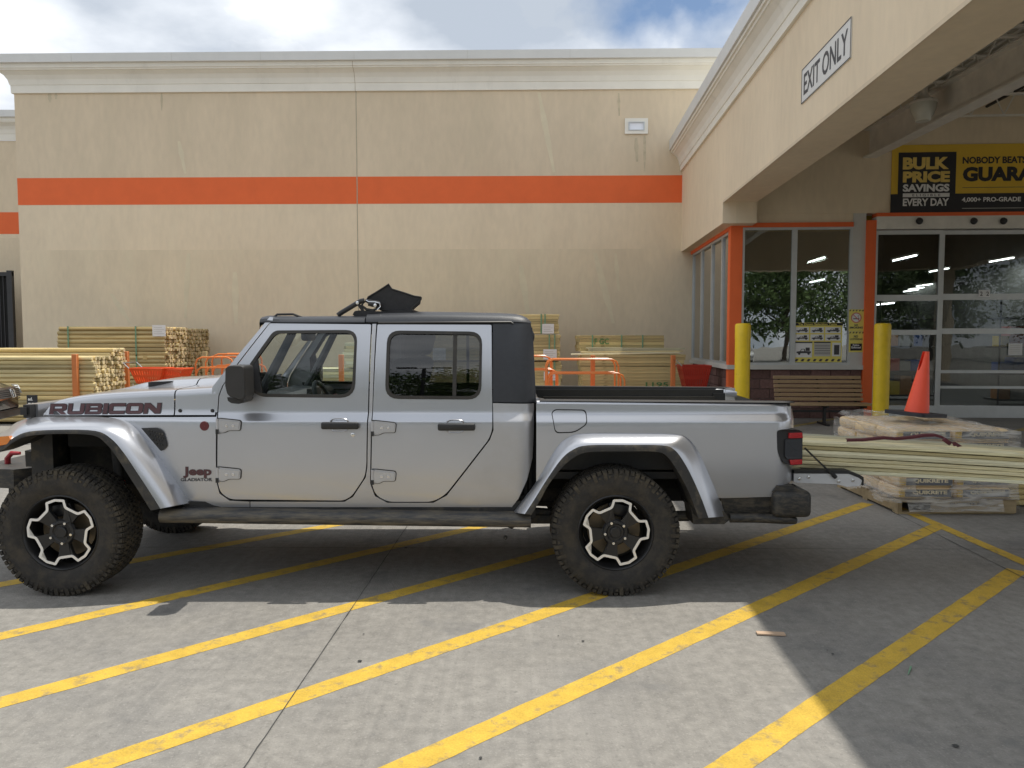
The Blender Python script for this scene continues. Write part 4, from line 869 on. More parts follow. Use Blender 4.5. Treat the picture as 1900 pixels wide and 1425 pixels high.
# tail light
v = MB(); tl_ = rnd([(1441.5, 799, 8), (1452, 797, 6), (1484, 798, 8), (1491.5, 802, 6), (1491, 863), (1466, 864.5, 10), (1450, 855, 12), (1442, 838, 10)])
Pm = [onY(*p, Y0+.12) for p in tl_]; v.prism([(p.x, p.z) for p in Pm], lambda a, b, d: Vector((a, Y0+.115+d+.03*max(0, (a-1.72)/.14)**2, b)), 0, .16); tlo, tlf = mirror_build(v, 'tail_light', P_['black'], truck)
for pts in ([(1463, 803), (1489, 803), (1491, 813), (1462, 813)], [(1464, 853), (1489.5, 853), (1489, 862), (1466, 862)]):
    v = MB(); Pm = [onY(*p, Y0+.12) for p in pts]; v.prism([(p.x, p.z) for p in Pm], lambda a, b, d: Vector((a+.002, Y0+.109+d+.03*max(0, (a-1.72)/.14)**2, b)), 0, .12); o_, of = mirror_build(v, 'red_lens', P_['redlens'], tlo); of.parent = tlf
v = MB(); Pm = [onY(*p, Y0+.12) for p in rnd([(1456, 815, 3), (1490.5, 815), (1490.5, 851), (1460, 851), (1456, 846)])]; v.prism([(p.x, p.z) for p in Pm], lambda a, b, d: Vector((a, Y0+.111+d+.03*max(0, (a-1.72)/.14)**2, b)), 0, .05); v.build('light_cover', P_['hardtop'], tlo)
# rear bumper, lower trims, exhaust
v = MB(); a = onY(1434, 905, Y0+.10); b = onY(1504, 961, Y0+.10)
bpts = rnd([(a.x, a.z-.005, .02), (a.x+.05, a.z+.01, .02), (a.x+.14, a.z-.012, .03), (b.x-.005, a.z-.06, .04), (b.x, b.z+.05, .03), (b.x-.03, b.z+.005, .03), (a.x+.06, b.z+.03, .02), (a.x, b.z+.045, .01)])
v.rbox(a.x, b.x, Y0+.07, Y0+.41, b.z+.004, a.z-.02, .035, 3); v.prism([(a.x+.0, a.z-.03), (a.x+.03, a.z+.012), (a.x+.13, a.z+.012), (b.x-.05, a.z-.03)], lambda x, z, d: Vector((x, Y0+.11+d, z)), 0, .30); bu_ = v.build('rear_bumper', P_['muddy'], truck)
v = MB(); v.box(a.x+.04, b.x-.02, Y0+.41, 2*YC-Y0-.41, b.z+.03, a.z-.05); v.build('bumper_bar', P_['muddy'], truck)
v = MB(); v.prism(bpts, lambda x, z, d: Vector((x, 2*YC-Y0-.07-d, z)), 0, .34); v.build('rear_bumper', P_['muddy'], truck)
panel('rear_valance', [(1338, 925), (1432, 923.5), (1434, 958), (1350, 964), (1344, 950)], P_['muddy'], bed=True, extra=.012)
v = MB(); v.tube([onY(1354, 961, Y0+.12), onY(1400, 961, Y0+.11), onY(1462, 964, Y0+.12), onY(1476, 966, Y0+.13)], [.03, .03, .03, .022], 10); mirror_build(v, 'bumper_tube', P_['muddy'], truck)
v = MB(); v.tube([onY(1240, 958, Y0+.35), onY(1278, 957, Y0+.35)], .035, 12); v.build('exhaust', P_['rail'], truck)
v = MB(); v.prism([(p.x, p.z) for p in [onY(*q, Y0+.1) for q in ((1283, 940), (1345, 950), (1357, 965), (1345, 974), (1288, 974))]], lambda a_, b_, d: Vector((a_, Y0+.12+d, b_)), 0, .2); mirror_build(v, 'mud_guard', P_['muddy'], truck)
# front bumper
v = MB(); zz0 = .60
v.prism(rnd([(-3.38, Y0+.45), (-3.30, YC-.42), (-3.30, YC+.42), (-3.38, 2*YC-Y0-.45), (-3.62, 2*YC-Y0-.5), (-3.72, YC+.35), (-3.72, YC-.35), (-3.62, Y0+.5)]), lambda a_, b_, d: Vector((a_, b_, zz0+d)), 0, .13); v.build('front_bumper', P_['muddy'], truck)
v = MB(); v.box(-3.45, -3.30, YC-.44, YC-.32, .5, .66); v.box(-3.45, -3.3, YC+.32, YC+.44, .5, .66); v.rbox(-3.35, -3.05, YC-.4, YC+.4, .40, .60, .03); v.build('bumper_mount', P_['muddy'], truck)
v = MB(); c = onY(22, 850, Y0+.7); v.tube([c+Vector((-.03, 0, -.12)), c+Vector((-.03, 0, .0)), c+Vector((0, 0, .035)), c+Vector((.06, 0, .035))], [.02, .02, .018, .012], 8); mirror_build(v, 'tow_hook', P_['hook'], truck)
v = MB(); q = [onY(*p, Y0+.42) for p in ((46, 836), (57, 838), (60, 866), (48, 866))]; v.prism([(p.x, p.z) for p in q], lambda a_, b_, d: Vector((a_, Y0+.42+d, b_)), 0, .06); mirror_build(v, 'radiator_support', P_['trim'], truck)
# -- mirror, handles, hinges
def side_box(name, pts, y0, y1, m, par, r=.02, far=True, par2=None):
    Pm = [onY(*p, (y0+y1)/2) for p in pts]; xs = [p.x for p in Pm]; zs_ = [p.z for p in Pm]
    v = MB(); v.rbox(min(xs), max(xs), y0, y1, min(zs_), max(zs_), r, 3); o = mirror_build(v, name, m, par)
    if par2: o[1].parent = par2
    return o
d1n, d1f = doors[0]; d2n, d2f = doors[1]
mm = MB(); Pm = [onY(*p, Y0+.02) for p in rnd([(424, 681, 6), (432, 677, 5), (459, 677.5, 8), (460.5, 735, 6), (455, 742), (428, 735, 8), (423.5, 715)])]
mm.prism([(p.x, p.z) for p in Pm], lambda a, b, d: Vector((a, Y0-.04+d, b)), .02, .17); 
ins = [(p.x*.94+Pm[0].x*.0+sum(q.x for q in Pm)/len(Pm)*.06, p.z*.94+sum(q.z for q in Pm)/len(Pm)*.06) for p in Pm]; n_ = len(Pm)
mm.grid([[Vector((p.x, Y0-.02, p.z)) for p in Pm], [Vector((a, Y0-.04, b)) for a, b in ins]], True, True); mm.add([Vector((a, Y0-.04, b)) for a, b in ins], [tuple(range(n_))])
mo, mf = mirror_build(mm, 'side_mirror', P_['muddy'] if False else mat('mirror_shell', (.03, .029, .028), .5, var=.1, scale=10), truck, 50)
v = MB(); q = [onY(*p, Y0+.05) for p in rnd([(427, 736), (458, 740), (456, 745, 4), (450, 748.5, 4), (434, 747, 5), (428, 742)])]; v.prism([(p.x, p.z) for p in q], lambda a, b, d: Vector((a, Y0+.0+d, b)), 0, .19); o_, of = mirror_build(v, 'mirror_foot', P_['black'], mo); of.parent = mf
for (x0_, x1_, yt, yb), (dn, df) in (((598, 667.5, 779, 798), (d1n, d1f)), ((813, 882, 781, 801), (d2n, d2f))):
    ym = (yt+yb)/2; p = proj((x0_+x1_)/2, ym); pl = proj(x0_, ym); pr = proj(x1_, ym)
    v = MB(); v.rbox(pl.x, pr.x, p.y-.045, p.y-.018, p.z-.024, p.z+.022, .012, 3); v.rbox(pl.x+.02, pl.x+.05, p.y-.03, p.y+.01, p.z-.018, p.z+.018, .006, 2); v.rbox(pr.x-.05, pr.x-.02, p.y-.03, p.y+.01, p.z-.018, p.z+.018, .006, 2)
    o_, of = mirror_build(v, 'door_handle', P_['black'], dn); of.parent = df
    v = MB(); rr_ = [(.062*math.copysign(abs(math.cos(t))**.6, math.cos(t)), .045*math.copysign(abs(math.sin(t))**.6, math.sin(t))) for t in np.linspace(0, 2*math.pi, 29)[:-1]]
    v.grid([[Vector((p.x-.01+a*1.0, p.y-.003, p.z+b)) for a, b in rr_], [Vector((p.x-.01+a*.93, p.y-.008, p.z+b*.93)) for a, b in rr_], [Vector((p.x-.01+a*.84, p.y-.002, p.z+b*.84)) for a, b in rr_]], True, True); o_, of = mirror_build(v, 'handle_recess', P_['paint'], dn); of.parent = df
c = proj(654.5, 806.5); v = MB(); v.lathe([(.002, -.006), (.009, -.006), (.013, -.004), (.014, .0)], 16, 'Y', c); v.build('door_lock', P_['chrome'], d1n)
for x0_, ys_, (dn, df) in ((404, (790, 880), (d1n, d1f)), (691, (794, 884), (d2n, d2f))):
    for yc_ in ys_:
        a = proj(x0_, yc_); b = proj(x0_+44, yc_); w_ = b.x-a.x; v = MB(); y = min(a.y, b.y)
        sh = rnd([(0, -.046), (.04, -.043, .01), (w_*.55, -.022, .02), (w_*.62, -.022), (w_*.62, .040), (0, .044)][:0] or [(0, -.044, .006), (.045, -.042, .012), (.072, -.028, .012), (w_-.006, -.028, .012), (w_, .032, .016), (.02, .046, .012), (0, .046, .004)])
        v.prism(sh, lambda p, q, d: Vector((a.x+p, y+d, a.z+q)), -.012, .004)
        sg_ = MB(); sg_.prism(offset(sh, -.0045), lambda p, q, d: Vector((a.x+p, y+d, a.z+q)), -.004, .006); o_, of = mirror_build(sg_, 'hinge_outline', P_['seal'], dn); of.parent = df  # dark plate slightly larger than the hinge, drawn as its outline
        sh2 = offset(sh, .008); v.prism(sh2, lambda p, q, d: Vector((a.x+p, y+d, a.z+q)), -.018, -.012)
        v.tube([(a.x+.004, y-.012, a.z-.046), (a.x+.004, y-.012, a.z+.046)], .011, 8)
        o_, of = mirror_build(v, 'hinge', P_['paint'], dn); of.parent = df
        v = MB()
        for dx in (.062, .105): v.lathe([(.002, -.023), (.0085, -.023), (.010, -.018)], 10, 'Y', (a.x+dx, y, a.z+.002))
        oh = v.build('hinge_bolt', P_['chrome'], o_)
        v = MB(); v.box(a.x-.006, a.x+.012, y-.024, y-.01, a.z-.05, a.z-.02); v.build('hinge_pin', P_['black'], o_)
# fender vent, badges, bolts
vt = [(262, 794.5), (292, 793.5, 5), (302, 800, 5), (309, 824, 4), (308, 830, 3), (299, 838, 4)]
panel('fender_vent', rnd(vt), P_['black'], extra=-.012, both=True, th=.02)
v = MB()
for i in range(6):
    for k in range(4):
        px, py = 276+i*5+k*1.5, 799+k*7+i*1.5
        if px < 303 and py < 832 and (px-262)*1.1 > (py-794): c = proj(px, py, -.014); v.lathe([(.001, -.004), (.006, -.003), (.0075, 0)], 6, 'Y', c)
v.build('vent_mesh', P_['trim'], truck)
c = proj(379.5, 790.5); v = MB(); v.lathe([(.001, -.005), (.028, -.005), (.031, 0)], 24, 'Y', c); v.build('round_badge', P_['badge'], truck)
v = MB()
for px in (334, 394): v.lathe([(.001, -.008), (.009, -.008), (.012, 0)], 12, 'Y', proj(px, 762, -.002))
v.build('cowl_bolt', P_['black'], truck)
def decal(body, x0, y0, x1, y1, m, bold, slant=0, ex=-.003, dy=0):
    v = MB(); lettering(v, body, lambda a, b: proj(x0+(x1-x0)*a+slant*(b-.5), y1+(y0-y1)*b+dy*(a-.5), ex), bold); return v.build('decal', m, truck)
def wide_glyphs(word):
    """heavy squared extended capitals, each in a 1.5 x 1 cell: outline and holes"""
    h = lambda x0, y0, x1, y1, r=.06: rnd([(x0, y0, r), (x1, y0, r), (x1, y1, r), (x0, y1, r)])
    Gd = dict(
        R=(rnd([(0, 0), (.34, 0), (.34, .30), (.62, .30), (1.0, 0), (1.46, 0), (1.08, .31, .05), (1.42, .42, .1), (1.42, .9, .15), (1.2, 1, .15), (0, 1)]), [h(.34, .52, 1.06, .77)]),
        U=(rnd([(0, 1), (0, .12, .15), (.15, 0, .1), (1.25, 0, .12), (1.42, .12, .15), (1.42, 1), (1.08, 1), (1.08, .25, .05), (.34, .25, .05), (.34, 1)]), []),
        B=(rnd([(0, 0), (1.25, 0, .15), (1.44, .1, .12), (1.44, .42, .1), (1.34, .51), (1.42, .6, .08), (1.42, .9, .12), (1.24, 1, .12), (0, 1)]), [h(.34, .60, 1.08, .79, .04), h(.34, .21, 1.10, .41, .04)]),
        I=([(0, 0), (.36, 0), (.36, 1), (0, 1)], []),
        C=(rnd([(1.4, 0), (.16, 0, .15), (0, .12, .12), (0, .88, .12), (.16, 1, .15), (1.4, 1), (1.4, .74), (.34, .74, .05), (.34, .26, .05), (1.4, .26)]), []),
        O=(rnd([(.16, 0, .15), (1.28, 0, .15), (1.45, .12, .12), (1.45, .88, .12), (1.28, 1, .15), (.16, 1, .15), (0, .88, .12), (0, .12, .12)]), [h(.34, .25, 1.11, .75)]),
        N=([(0, 0), (.33, 0), (.33, .60), (1.02, 0), (1.45, 0), (1.45, 1), (1.12, 1), (1.12, .42), (.46, 1), (0, 1)], []))
    x = 0; res = []
    for ch in word:
        o_, hs = Gd[ch]; res.append(([(a+x, b) for a, b in o_], [[(a+x, b) for a, b in hh] for hh in hs])); x += max(a for a, _ in o_)+.13
    return res, x-.13
gl, gw = wide_glyphs('RUBICON')
for nm, m_, grow, ex in (('decal', P_['decaledge'], .05, -.002), ('decal', P_['decal'], 0, -.0035)):
    v = MB()
    for o_, hs in gl:
        if grow: o_ = offset(o_, -grow); hs = [offset(hh, grow*.8) for hh in hs]
        fn = lambda a, b, d: (lambda t, p: Vector((p.x, p.y+d, p.z)))(0, proj(93+205*a/gw+3*(b-.5), 768.5-(a/gw)*1.5-19*b, ex))
        v.prism(o_, fn, 0, .001, hs)
    v.build(nm, m_, truck)
decal('Jeep', 339.5, 866, 392.5, 887, P_['decaledge'], .05, ex=-.002); decal('Jeep', 340, 866.5, 392, 886.5, P_['decal'], .03, ex=-.004); decal('GLADIATOR', 335, 887, 393.5, 893, P_['decaledge'], .02)
# -- interior
v = MB(); v.rbox(-1.84, -1.45, Y0+.24, 2*YC-Y0-.24, .95, 1.235, .06, 3); v.rbox(-1.50, -1.40, Y0+.30, 2*YC-Y0-.30, .9, 1.12, .03); v.build('dashboard', P_['dash'], truck)
v = MB(); v.rbox(-1.46, -1.41, Y0+.30, YC+.6, 1.10, 1.17, .02); v.build('dash_panel', P_['inred'], truck)
v = MB(); v.rbox(-1.48, -1.44, YC-.14, YC+.14, 1.10, 1.26, .01); v.build('screen', P_['black'], truck)
Rw = Matrix.Rotation(rad(-25), 3, 'Y'); cwh = Vector((-1.26, Y0+.52, 1.15)); v = MB()
v.tube([cwh+Rw @ Vector((0, .185*math.cos(t), .185*math.sin(t))) for t in np.linspace(0, 2*math.pi, 29)[:-1]], .016, 8, closed=True); v.rbox(-.03, .02, -.06, .06, -.05, .05, .02, 2, Rw, cwh)
for t in (0, math.pi, -math.pi/2): v.tube([cwh, cwh+Rw @ Vector((0, .18*math.cos(t), .18*math.sin(t)))], .014, 6)
v.tube([cwh, cwh+Vector((-.25, 0, -.08))], .03, 8); v.build('steering_wheel', P_['dash'], truck)
def seat(x, yc, wd, nm, hr=True):
    st_ = MB(); Rb = Matrix.Rotation(rad(14), 3, 'Y')
    st_.rbox(x-.52, x, yc-wd/2, yc+wd/2, .72, .88, .05, 3); st_.rbox(-.08, .08, -wd/2, wd/2, 0, .66, .06, 3, Rb, (x, yc, .84)); o = st_.build(nm, P_['seat'], truck)
    for q in ((yc,) if wd < 1 else (yc-.4, yc+.4)):
        hd_ = MB(); hd_.rbox(-.055, .055, -.14, .14, .67, .87, .05, 3, Rb, (x, q, .84))
        for s in (-.06, .06): hd_.tube([Vector((x, q+s, .84))+Rb @ Vector((0, 0, .6)), Vector((x, q+s, .84))+Rb @ Vector((0, 0, .7))], .008, 6)
        if hr: hd_.build('headrest', P_['seat'], o)
seat(-.86, Y0+.55, .52, 'front_seat'); seat(-.86, 2*YC-Y0-.55, .52, 'front_seat'); seat(-.10, YC, 1.3, 'rear_seat')
v = MB(); v.rbox(-1.52, -1.47, YC-.13, YC+.13, 1.60, 1.68, .02); v.tube([(-1.52, YC, 1.68), (-1.55, YC, 1.74)], .012, 6); v.build('rear_view_mirror', P_['black'], truck)
v = MB()
for s in (0, 1):
    y = Y0+.33 if not s else 2*YC-Y0-.33
    v.tube([(-1.68, y, 1.2), (-1.42, y+(.02 if not s else -.02), 1.70), (-.2, y+(.02 if not s else -.02), 1.73), (.03, y, 1.60), (.06, y, 1.2)], .035, 8); v.tube([(-.86, y, .7), (-.86, y+(.02 if not s else -.02), 1.72)], .04, 8)
v.tube([(-.86, Y0+.36, 1.72), (-.86, 2*YC-Y0-.36, 1.72)], .035, 8); v.tube([(.0, Y0+.36, 1.66), (.0, 2*YC-Y0-.36, 1.66)], .03, 8)
v.build('roll_cage', P_['dash'], truck)
v = MB(); v.rbox(-1.75, -.9, Y0+.215, Y0+.26, .7, 1.19, .015); v.rbox(-.78, .0, Y0+.215, Y0+.26, .7, 1.19, .015); mirror_build(v, 'door_card', P_['dash'], truck)
# -- folded soft top on the roof
def fold(y, k):
    f = lambda px, py: (lambda p: (p.x, p.z))(onY(px, py, Y0+.36))
    top = [f(678, 560), f(683, 551), f(700, 540), f(721, 527+k), f(727, 536+k*.6), f(748, 543), f(768, 549), f(781, 551)]
    bot = [f(779, 556.5), f(764, 571), f(764, 577), f(735, 577), f(710, 575), f(690, 562)]
    return [Vector((a, y, b)) for a, b in top+bot]
v = MB(); rows = []
for i in range(15):
    s = i/14; y = Y0+.37+s*.75; k = 1.5*math.sin(s*9); r_ = fold(y, k); d = .02*noise.noise(Vector((s*5, 0, 3))); rows.append([p+Vector((d*(1+j%3)*.5-.10*s, 0, .004*noise.noise(Vector((j*.7, s*4, 0))))) for j, p in enumerate(r_)])
v.grid(rows, True, True); v.add(rows[0], [tuple(range(len(rows[0])))]); v.add(rows[-1], [tuple(range(len(rows[0])))[::-1]])
stp = v.build('soft_top_flap', P_['cloth'], truck, 50); hm = MB(); hm.tube([p+Vector((0, -.004, 0)) for p in rows[0]], .005, 5, closed=True); hm.build('flap_hem', P_['black'], stp)
v = MB(); f3 = lambda px, py, d=0: onY(px, py, Y0+.345+d)
lo = rnd([(655, 584), (658, 577, 5), (668, 576), (690, 577), (716, 578), (740, 577), (764, 574), (767, 577), (766, 580), (720, 583), (690, 588), (662, 589)], 0)
Pm = [f3(*p) for p in lo]; v.prism([(p.x, p.z) for p in Pm], lambda a, b, d: Vector((a, Y0+.335+d, b)), 0, 1.2); v.build('soft_top_roll', P_['cloth'], truck)
v = MB(); v.tube([f3(627, 585), f3(632, 581), f3(662, 563), f3(669, 559), f3(676, 557.5)], .016, 8); v.tube([f3(664, 563), f3(674, 577)], .011, 6); v.tube([f3(676, 558), f3(671, 567), f3(680, 574), f3(692, 576), f3(703, 571), f3(706, 566), f3(703, 561), f3(690, 559), f3(678, 557)], .009, 6); v.tube([f3(684, 563), f3(697, 566)], .016, 8); mirror_build(v, 'soft_top_linkage', P_['black'], truck)
v = MB(); v.tube([f3(679, 557, -.012), f3(684, 560, -.012), f3(697, 560.5, -.012), f3(705, 563, -.012), f3(706, 569, -.012), f3(700, 575, -.012)], .004, 5)
for p in ((664, 562), (697, 566.5)): v.lathe([(.001, -.022), (.011, -.02), (.012, 0)], 10, 'Y', f3(*p))
v.build('linkage_rivet', P_['chrome'], truck)
v = MB(); c = onY(536.5, 583, YC+.3); v.tube([c, c+Vector((0, 0, .09))], .004, 5); v.build('antenna_mast', P_['chrome'], truck) if False else None
# -- wheels
def polar(r, a): return (r*math.cos(a), r*math.sin(a))
star = []; pock = []
for k in range(5):
    c = rad(72*k); star += [polar(.168, c-rad(22.6)), polar(.212, c-rad(16.5)), polar(.216, c), polar(.212, c+rad(16.5)), polar(.168, c+rad(22.6))]
    pock.append(rnd([(*polar(.198, c-rad(13.5)), .01), (*polar(.201, c), 0), (*polar(.198, c+rad(13.5)), .01), (*polar(.150, c+rad(18.5)), .012), (*polar(.082, c+rad(15)), .012), (*polar(.074, c), .0), (*polar(.082, c-rad(15)), .012), (*polar(.150, c-rad(18.5)), .012)]))
star_s = rnd(star, .008, 3); star_i = offset(star_s, .0155)
def make_wheel():
    r = thing('wheel', None, None)
    hw_ = .142; prof_ = [(.225, -.095), (.234, -.118), (.243, -.122), (.26, -.132), (.285, -.141), (.315, -.145), (.345, -.144), (.368, -.138), (.382, -.128), (.391, -.108), (.394, -.06), (.395, 0), (.394, .06), (.391, .108), (.382, .128), (.345, .144), (.285, .141), (.243, .122), (.225, .095)]
    ty = MB().lathe(prof_, 72, 'Y').build('tyre', P_['tyre'], r)
    tr_ = MB()
    def pb(r0, r1, y0, y1, a0, a1, tp=.0):
        vs = []
        for rr_, sh_ in ((r0, 0), (r1, tp)):
            for y in (y0+sh_, y1-sh_):
                for a in (a0+sh_*2, a1-sh_*2): vs.append(Vector((rr_*math.cos(a), y, rr_*math.sin(a))))
        tr_.add(vs, [(0, 1, 3, 2), (4, 6, 7, 5), (0, 4, 5, 1), (2, 3, 7, 6), (0, 2, 6, 4), (1, 5, 7, 3)])
    n_ = 70; st_ = 2*math.pi/n_
    random.seed(2)
    for k in range(n_):
        a = k*st_; e_ = .012 if k % 2 else 0
        for s in (-1, 1):
            y = sorted((s*.082, s*(.130-e_*.3))); pb(.384, .4015, y[0], y[1], a, a+st_*.84, .002)
            y = sorted((s*(.115), s*(.1415-e_*.2))); pb(.366+e_, .3955, y[0], y[1], a+.006, a+st_*.80, .003)
            y = sorted((s*.135, s*.1458)); pb(.342+e_, .366, y[0], y[1], a+st_*(.1+.2*(k % 2)), a+st_*(.8), .0008)
        for y, of_ in ((-.052, .3), (-.018, .75), (.018, .2), (.052, .6)): pb(.388, .4015, y-.024, y+.024, a+st_*of_, a+st_*(of_+.72), .003)
    tr_.build('tread', P_['lug'], ty)
    rim_ = MB().lathe([(.222, -.10), (.236, -.116), (.240, -.122), (.234, -.126), (.226, -.118), (.222, -.10), (.212, -.085), (.200, -.03), (.195, .08), (.22, .10)], 56, 'Y').build('rim', P_['rimblk'], r)
    fn = lambda a, b, d: Vector((a, d-.022*max(0, 1-math.hypot(a, b)/.16)*-1, b))
    sp = MB(); sp.prism(star_s, fn, -.113, -.085, pock); sp.lathe([(.085, -.095), (.075, -.110), (.058, -.112), (.05, -.104), (.0, -.104)], 30, 'Y'); sp.lathe([(.034, -.10), (.034, -.115), (.030, -.119), (.001, -.119)], 24, 'Y'); sp.build('spokes', P_['rimblk'], rim_)
    MB().prism(star_s, lambda a, b, d: Vector((a, d, b)), -.1165, -.1128, [star_i]).build('machined_edge', P_['machined'], rim_)
    for k in range(5):
        c = rad(72*k+36); x, z = polar(.067, c); MB().lathe([(.001, -.128), (.008, -.128), (.0105, -.122), (.011, -.100)], 12, 'Y', (x, 0, z)).build('lug_nut', P_['chrome'], rim_)
    MB().lathe([(.0, -.02), (.168, -.02), (.17, .0), (.0, .0)], 40, 'Y').build('brake_disc', P_['disc'], r)
    MB().rbox(.09, .175, -.055, .03, -.06, .07, .015).build('brake_caliper', P_['rimblk'], r)
    MB().lathe([(.0, .02), (.195, .02), (.195, .06), (0, .06)], 24, 'Y').build('hub_back', P_['well'], r)
    return r
wh = make_wheel()
for i, (px, py, rot, far) in enumerate(((104, 997, 99, 0), (1143, 992, 78, 0), (104, 997, 99, 1), (1143, 992, 78, 1))):
    c = onY(px, py, Y0+.02); wq = wh if i == 0 else dup(wh, truck); wq.parent = truck
    y = Y0+.155 if not far else 2*YC-Y0-.155
    wq.location = Vector((c.x+(.02 if px < 500 else 0), y, .401))-parent_base(truck); wq.rotation_euler = (0, -rad(rot), math.pi if far else 0)
# ================================================================== PROPS
Q_ = dict(
    wood=mat('treated_timber', (.60, .50, .27), .8, var=.2, scale=5, stretch=(.25, 3, 3), obj_rand=.34, tint=(1, .9, .72), bump=.2, bscale=30, dirt=((.22, .15, .07), .66, .76, 3, (1, 2.5, 2.5))),
    woodend=mat('timber_end', (.66, .55, .33), .85, var=.35, scale=14, obj_rand=.25),
    bundle=mat('bundled_timber', (.48, .39, .20), .8, var=.22, scale=5, stretch=(.25, 3, 3), obj_rand=.32, tint=(1, .88, .7), dirt=((.18, .11, .05), .62, .76, 3, (1, 2.5, 2.5))),
    bundend=mat('bundled_timber_end', (.52, .40, .24), .85, var=.5, scale=12, obj_rand=.35),
    deckbd=mat('green_deck_board', (.62, .60, .43), .75, var=.35, scale=7, stretch=(.12, 4, 9), obj_rand=.38, tint=(.94, .82, .62), bump=.15, bscale=30, dirt=((.30, .21, .10), .55, .70, 2.4, (.4, 4, 7))),
    lumber=mat('stacked_lumber', (.52, .42, .20), .8, var=.25, scale=5, stretch=(.25, 3, 6), obj_rand=.25, dirt=((.20, .14, .06), .6, .76, 3, (1, 2, 2))),
    strapg=mat('green_strap', (.16, .32, .20), .5), orange=mat('orange_rack', (.62, .20, .06), .5, var=.1, dirt=((.35, .13, .06), .62, .8, 8)), cart=mat('orange_tube', (.75, .22, .05), .35, var=.05),
    basket=mat('red_orange_plastic', (.72, .09, .02), .4, var=.06), darkbasket=mat('red_plastic', (.40, .03, .015), .45, var=.08), chrome=P_['chrome'],
    bench=mat('bench_slat', (.36, .25, .14), .6, var=.08, scale=10), pal=mat('pallet_wood', (.34, .26, .15), .85, var=.25, scale=8, stretch=(.4, 2, 2), island=.2),
    bag=mat('paper_bag', (.78, .60, .37), .75, var=.07, scale=4, bump=.25, bscale=14), band=mat('bag_band', (.16, .17, .19), .7, var=.1), bagyel=mat('bag_yellow', (.65, .42, .06), .7), bagtxt=mat('bag_lettering', (.78, .68, .48), .7),
    cone=mat('cone_orange', (.98, .105, .045), .5, var=.04, scale=3), conebase=mat('cone_base', (.018, .02, .028), .55), strap=mat('maroon_strap', (.10, .02, .028), .7, var=.2),
    card=mat('cardboard', (.50, .36, .25), .85, var=.08), green=mat('lumber_ink', (.10, .22, .08), .8),
)
def film_mat():
    m = bpy.data.materials.new('stretch_film'); m.use_nodes = True; t = m.node_tree; t.nodes.clear(); l = t.links.new
    o = N('ShaderNodeOutputMaterial', t); tr = N('ShaderNodeBsdfTransparent', t); tr.inputs[0].default_value = (.97, .97, .96, 1)
    b = N('ShaderNodeBsdfPrincipled', t); b.inputs['Base Color'].default_value = (.78, .76, .72, 1); b.inputs['Roughness'].default_value = .14
    tcn = N('ShaderNodeTexCoord', t); mp_ = N('ShaderNodeMapping', t); mp_.inputs['Rotation'].default_value = (.5, .3, .4); mp_.inputs['Scale'].default_value = (1.2, 1.2, 9)
    l(tcn.outputs['Object'], mp_.inputs[0]); n_ = N('ShaderNodeTexNoise', t); n_.inputs['Scale'].default_value = 3.5; n_.inputs['Detail'].default_value = 6; n_.inputs['Distortion'].default_value = .8; l(mp_.outputs[0], n_.inputs[0])
    r = N('ShaderNodeMapRange', t); r.inputs[1].default_value = .38; r.inputs[2].default_value = .72; r.inputs[3].default_value = .14; r.inputs[4].default_value = .62; l(n_.outputs[0], r.inputs[0])
    bp = N('ShaderNodeBump', t); bp.inputs['Strength'].default_value = .8; bp.inputs['Distance'].default_value = .03; l(n_.outputs[0], bp.inputs['Height']); l(bp.outputs[0], b.inputs['Normal'])
    x = N('ShaderNodeMixShader', t); l(r.outputs[0], x.inputs[0]); l(tr.outputs[0], x.inputs[1]); l(b.outputs[0], x.inputs[2]); l(x.outputs[0], o.inputs[0]); return m
Q_['film'] = film_mat()
# -- bollards
for px, lab in ((1378, 'tall yellow bollard in front of the orange corner post'), (1637, 'tall yellow bollard between the bench and the sliding door')):
    p = ME @ e_u(px, 640, 14.4); t = thing('bollard', lab, 'bollard', (p.x, p.y, 0), 'yellow bollards by the entrance'); r = .138
    MB().lathe([(r, 0), (r, 1.62), (r, 1.63)], 28, c=(p.x, p.y, 0)).build('post', M['yellow'], t)
    MB().lathe([(r+.004, 1.62), (r+.005, 1.86), (r-.01, 1.895), (r-.05, 1.905), (.0, 1.908)], 28, c=(p.x, p.y, 0)).build('cap', M['yellow'], t)
# -- bench
bq = gnd(1530, 783); be = toE(bq); x0, x1 = e_u(1441, 700, 14.9).x, e_u(1606, 700, 14.9).x; xc = (x0+x1)/2
bt = thing('bench', 'brown slatted park bench with black legs against the block wall', 'bench', ME @ Vector((xc, 14.95, 0)))
zt_ = e_u(1530, 700, 15.15).z; zs_ = e_u(1530, 748, 14.75).z
for i in range(6):
    f_ = i/5; z = zs_+.06+(zt_-zs_-.06)*f_; u = 14.98+.14*f_
    MB(ME).rbox(x0, x1, u, u+.035, z-.033, z+.030, .005, 1).build('slat', Q_['bench'], bt)
for i in range(4): MB(ME).rbox(x0, x1+.06, 14.52+i*.115, 14.52+i*.115+.095, zs_-.035, zs_, .005, 1).build('slat', Q_['bench'], bt)
for x in (x0+.12, xc+.02, x1-.12):
    v = MB(ME); v.box(x-.025, x+.025, 14.70, 14.76, .03, zs_-.035); v.box(x-.025, x+.025, 14.5, 15.06, 0, .035); v.box(x-.02, x+.02, 14.54, 15.0, zs_-.075, zs_-.036)
    v.prism([(14.97, zs_-.04), (15.01, zs_-.04), (15.17, zt_), (15.13+.03, zt_)], lambda a, b, d: Vector((x-.02+d, a+.036, b)), 0, .04); v.build('leg', M['steel'], bt)
v = MB(ME); v.box(x0+.1, x1-.1, 14.72, 14.75, .24, .28); v.build('stretcher', M['steel'], bt)
